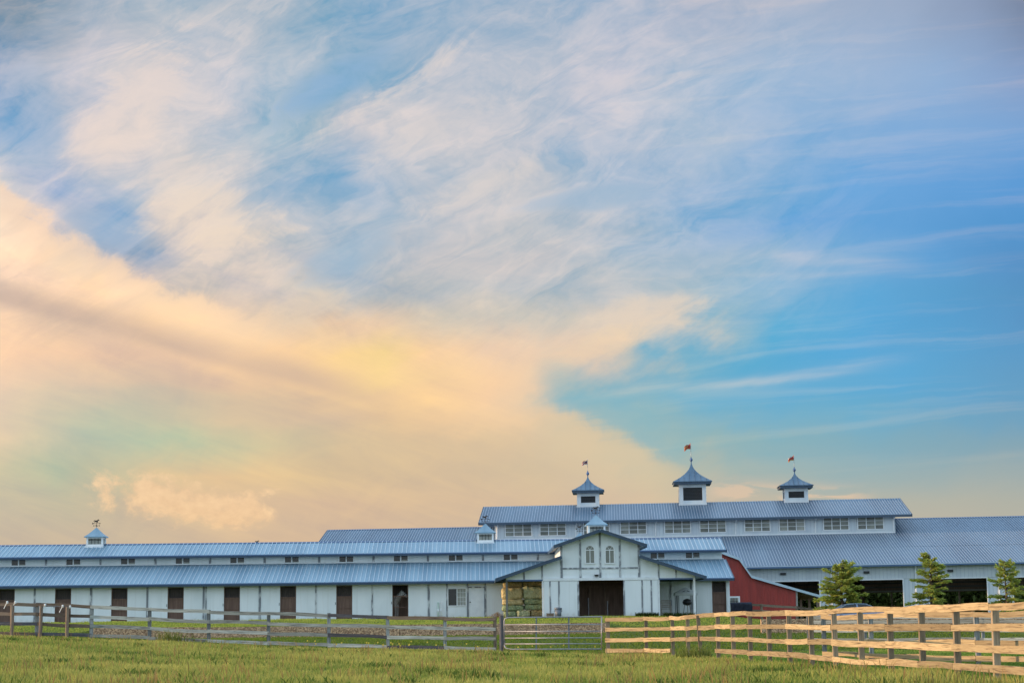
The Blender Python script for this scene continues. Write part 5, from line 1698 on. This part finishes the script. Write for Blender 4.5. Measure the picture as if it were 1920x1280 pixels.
def conifer(px, py_top, py_low, px_w, Y, label, seed, dens=1.0, ex=.8):
    rg = np.random.default_rng(seed)
    x, zt = W0.hit(px, py_top, Y)
    zb = gz(x, Y)
    H = zt - zb
    half = (px_w / 2) / FOC * Y
    t = thing('conifer', label, 'tree', Matrix.Translation((x, Y, zb)), 'young conifers along the arena')
    tk = MB()
    pts_, rs_ = [], []
    for k in range(9):
        s = k / 8
        pts_.append((.05 * math.sin(3 * s + seed), .04 * math.sin(4 * s + seed), -.3 + (H * .97 + .3) * s)); rs_.append(.10 * (1 - s) + .012)
    tk.tube(pts_, rs_, 8).build('trunk', BARK, t, True)
    br = MB(); V, C = [], []
    nb = int(58 * dens)
    for b in range(nb):
        s = (b + rg.random()) / nb
        z = H * (.10 + .88 * s)
        ln = half * (1.08 - s) ** ex * (.50 + .70 * rg.random()) * (1.0 if s > .12 else .8) + .10
        an = rg.random() * 6.283
        up = .05 + .55 * s
        tip = []
        for q in np.linspace(0, 1, 6):
            tip.append(Vector((math.cos(an) * ln * q, math.sin(an) * ln * q, z + ln * (up * q - .42 * q * q * (1 - s) + .05 * q ** 3))))
        br.tube(tip, [.022 * (1 - q * .85) for q in np.linspace(0, 1, 6)], 4, False)
        nl = int(125 * (ln / half + .2) * dens)
        for k in range(nl):
            q = .12 + .88 * rg.random() ** .75
            p = Vector(np.array([np.interp(q, np.linspace(0, 1, 6), [tp[i] for tp in tip]) for i in range(3)]))
            side = (rg.random() - .5) * 2
            off = Vector((-math.sin(an) * side, math.cos(an) * side, 0)) * (.42 * (1 - q * .6) * ln * .6)
            p = p + off + Vector((0, 0, rg.normal() * .025 - abs(side) * .07))
            dr = Vector((math.cos(an) * .7 - math.sin(an) * side, math.sin(an) * .7 + math.cos(an) * side, -.15 + rg.normal() * .25)).normalized()
            l_ = .13 + .14 * rg.random(); w_ = .026 + .024 * rg.random()
            sd_ = dr.cross(Vector((rg.normal(), rg.normal(), 1))).normalized() * w_
            V += [p, p + dr * l_ * .5 + sd_, p + dr * l_, p + dr * l_ * .5 - sd_]
            g_ = .75 + .5 * rg.random() + .25 * (q - .5)
            y_ = rg.random()
            C += [((.26 + .15 * y_) * g_, (.34 + .07 * y_) * g_, .085 * g_)] * 4
    br.build('branches', BARK, t)
    nq = len(V) // 4
    raw_mesh('crown', np.array([tuple(p) for p in V]), np.arange(nq * 4).reshape(-1, 4), LEAF, t, np.array(C))


conifer(1578, 1059, 1140, 100, 113.5, 'round bushy conifer above the parked car', 3, 1.5, .5)
conifer(1743, 1036, 1142, 92, 112.5, 'tall pointed conifer between the two right arena openings', 5, 1.15)
conifer(1884, 1050, 1140, 88, 111.5, 'thin open-branched conifer at the right edge', 8, 1.0)

# woodland beyond the arena
V, C = [], []
for k in range(52000):
    x = rng.uniform(-10, 75); y = rng.uniform(205, 219)
    z = .3 + rng.random() ** .8 * (7.0 + 2.0 * math.sin(x * .6) + 1.2 * math.sin(x * 1.7))
    dr = Vector((rng.normal(), rng.normal(), rng.normal())).normalized(); sd_ = dr.cross(Vector((0.3, .2, 1))).normalized()
    s = .42
    p = Vector((x, y, z))
    V += [p, p + dr * s + sd_ * s * .5, p + dr * s * 2, p + dr * s - sd_ * s * .5]
    g_ = rng.uniform(.5, 1.3)
    C += [(.10 * g_, .13 * g_, .04 * g_)] * 4
wd = raw_mesh('woodland', np.array([tuple(p) for p in V]), np.arange(len(V)).reshape(-1, 4), LEAF, None, np.array(C), 'stuff')
tag(wd, 'dark woodland seen through the arena openings', 'woodland')

# ------------------------------------------------------------------ grass
def vnoise(x, y, seed=0):
    r = np.random.default_rng(seed)
    out = np.zeros_like(x)
    for k in range(7):
        a = r.uniform(0, 6.28); fq = r.uniform(.15, 1.4)
        out += np.sin((x * math.cos(a) + y * math.sin(a)) * fq * 2 + r.uniform(0, 6.28)) / 7
    return out


def blades(name, X, Y, H, Wd, C0, C1, label, lean=.35, tipc=None):
    n = len(X)
    Z = ground_z(X, Y) - .01
    an = rng.uniform(0, 6.283, n); la = rng.uniform(0, 6.283, n)
    lm = H * lean * rng.uniform(.3, 1.3, n)
    wx, wy = np.cos(an) * Wd / 2, np.sin(an) * Wd / 2
    lx, ly = np.cos(la) * lm, np.sin(la) * lm
    v = np.empty((n, 5, 3), np.float32)
    v[:, 0] = np.stack([X - wx, Y - wy, Z], 1); v[:, 1] = np.stack([X + wx, Y + wy, Z], 1)
    v[:, 2] = np.stack([X + wx * .7 + lx * .35, Y + wy * .7 + ly * .35, Z + H * .6], 1)
    v[:, 3] = np.stack([X - wx * .7 + lx * .35, Y - wy * .7 + ly * .35, Z + H * .6], 1)
    v[:, 4] = np.stack([X + lx, Y + ly, Z + H], 1)
    i0 = np.arange(n) * 5
    t = np.concatenate([np.stack([i0, i0 + 1, i0 + 2], 1), np.stack([i0, i0 + 2, i0 + 3], 1), np.stack([i0 + 3, i0 + 2, i0 + 4], 1)])
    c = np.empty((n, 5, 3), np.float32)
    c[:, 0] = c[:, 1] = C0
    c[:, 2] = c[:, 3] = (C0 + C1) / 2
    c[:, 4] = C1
    o = raw_mesh(name, v.reshape(-1, 3), t, BLADE, None, c.reshape(-1, 3), 'stuff')
    return tag(o, label, 'grass')


def lerpc(a, b, t): return np.array(a)[None, :] * (1 - t[:, None]) + np.array(b)[None, :] * t[:, None]


n = 190000
Y = 33 + (79.0 - 33) * rng.random(n) ** .85
X = (rng.random(n) * 2 - 1) * (Y * .285 + 2.0)
# keep it off the far side of the fences
ny = np.interp(X, [p[0] for p in PP], [p[1] for p in PP])
keep = (Y < np.where(X > 3.2, ny - .0, 78.9))
sp2 = (X > 3.2) & (Y >= ny)
X, Y = X[keep | sp2], Y[keep | sp2]
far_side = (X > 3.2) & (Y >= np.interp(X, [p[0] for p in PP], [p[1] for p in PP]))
n = len(X)
cl = vnoise(X, Y, 3); c2 = vnoise(X * 2.3, Y * 1.2, 9)
H = (.13 + .15 * np.clip(cl + .4, 0, 1.2) + .10 * np.clip(c2, -.3, 1)) * rng.uniform(.55, 1.35, n)
H *= np.where(far_side, .55, 1.0) * (0.75 + .25 * sstep(Y, 78, 60))
c3 = vnoise(X * .5 + 4, Y * .28, 17)
tone = np.clip(.5 + .6 * cl + .5 * c2 + .45 * c3 + rng.normal(0, .22, n), 0, 1)
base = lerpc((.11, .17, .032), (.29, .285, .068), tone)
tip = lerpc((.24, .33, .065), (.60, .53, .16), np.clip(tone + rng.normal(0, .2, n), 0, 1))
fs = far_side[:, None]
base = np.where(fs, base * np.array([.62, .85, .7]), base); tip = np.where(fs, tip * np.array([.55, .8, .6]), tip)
H *= .68
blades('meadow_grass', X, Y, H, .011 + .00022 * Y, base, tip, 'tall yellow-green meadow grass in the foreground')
# seed heads
n = 8200
Y = 33 + 45 * rng.random(n); X = (rng.random(n) * 2 - 1) * (Y * .28 + 2)
k = (X < 3.2) | (Y < np.interp(X, [p[0] for p in PP], [p[1] for p in PP]))
k &= (vnoise(X * 1.6, Y, 21) > .12)
X, Y = X[k], Y[k]; n = len(X)
blades('seed_stalks', X, Y, rng.uniform(.26, .44, n), np.full(n, .022), lerpc((.16, .15, .04), (.22, .17, .06), rng.random(n)), lerpc((.46, .33, .13), (.52, .27, .12), rng.random(n)), 'thin straw-coloured seed stalks rising out of the meadow', .45)
# dark broad-leaved weeds
wx_, wy_, = [], []
for k in range(95):
    y = rng.uniform(34, 74); x = rng.uniform(-1, 1) * (y * .28)
    if x > 3.0 and y > np.interp(x, [p[0] for p in PP], [p[1] for p in PP]) - 1: continue
    m_ = rng.integers(25, 80); r_ = rng.uniform(.08, .40)
    wx_.append(x + rng.normal(0, r_, m_) * 1.3); wy_.append(y + rng.normal(0, r_, m_))
X, Y = np.concatenate(wx_), np.concatenate(wy_); n = len(X)
blades('meadow_weeds', X, Y, rng.uniform(.09, .24, n), rng.uniform(.025, .055, n), lerpc((.06, .10, .022), (.085, .13, .03), rng.random(n)), lerpc((.13, .20, .042), (.19, .25, .06), rng.random(n)), 'dark green broad-leaved weeds scattered through the meadow', .7)
# mown grass between the fences and the stable
n = 120000
Y = np.concatenate([79.2 + (103.8 - 79.2) * rng.random(n // 2), 104.4 + 17.5 * rng.random(n // 2)])
X = -30 + 54 * rng.random(n)
c2 = vnoise(X * 1.5, Y, 31)
H = rng.uniform(.05, .12, n) * (1 + .5 * c2)
tone = np.clip(.45 + .4 * c2 + rng.normal(0, .2, n), 0, 1)
upl = (Y > 104)[:, None]
c_lo = lerpc((.07, .125, .022), (.12, .16, .030), tone); c_hi = lerpc((.14, .22, .036), (.24, .29, .055), tone)
c_lo = np.where(upl, c_lo * np.array([2.1, 1.8, 2.1]), c_lo); c_hi = np.where(upl, c_hi * np.array([2.1, 1.8, 2.1]), c_hi)  # sunlight painted in: brighter blade colours on the upper lawn
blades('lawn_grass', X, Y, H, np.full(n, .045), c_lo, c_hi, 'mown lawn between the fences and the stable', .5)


def clump(px, py, Y, nb, h, label):
    x0, _ = W0.hit(px, py, Y)
    n = nb
    X = x0 + rng.normal(0, .35, n); Yy = Y + rng.normal(0, .25, n)
    o = blades('grass_clump', X, Yy, rng.uniform(.5, 1.1, n) * h, np.full(n, .035), lerpc((.09, .12, .03), (.12, .15, .035), rng.random(n)), lerpc((.22, .25, .06), (.30, .29, .08), rng.random(n)), label, .7)
    o['category'] = 'grass clump'


clump(325, 1205, 78.5, 150, .55, 'spiky grass clump in front of the grey fence at left')
clump(1305, 1222, 65.0, 170, .5, 'pale grass clump hiding the bottom rail of the tan fence')
# planting along the porch front
for px0, px1, lab in ((1192, 1234, 'low dark plants along the right sliding door'), (1244, 1300, 'low dark plants along the right porch')):
    n = 500
    xs_ = np.array([B.x(p, DF - .5) for p in rng.uniform(px0, px1, n)]); dd = DF - .5 + rng.normal(0, .15, n)
    wp = [B.M @ Vector((a, b, 0)) for a, b in zip(xs_, dd)]
    o = blades('border_plants', np.array([p.x for p in wp]), np.array([p.y for p in wp]), rng.uniform(.12, .34, n), rng.uniform(.04, .08, n), lerpc((.02, .035, .01), (.03, .05, .012), rng.random(n)), lerpc((.04, .07, .02), (.06, .09, .03), rng.random(n)), lab, .7)
    o['category'] = 'plants'
# yellow flowers along the foot of the fence
V, F_, = [], []
for k in range(26):
    x = -5 + rng.normal(0, 3.2); y = 76.6 + rng.normal(0, .8); z = gz(x, y) + rng.uniform(.22, .36)
    b0 = len(V)
    for a in range(6): V.append((x + .035 * math.cos(a * 1.047), y + .02 * math.sin(a * 1.047), z + .03 * math.sin(a * 1.047)))
    F_.append(tuple(range(b0, b0 + 6)))
o = MB().add(V, F_).build('wildflowers', pm('yellow_petals', (.55, .38, .03), None, rough=.7), None, kind='stuff')
tag(o, 'tiny yellow wildflowers along the foot of the grey fence', 'flowers')
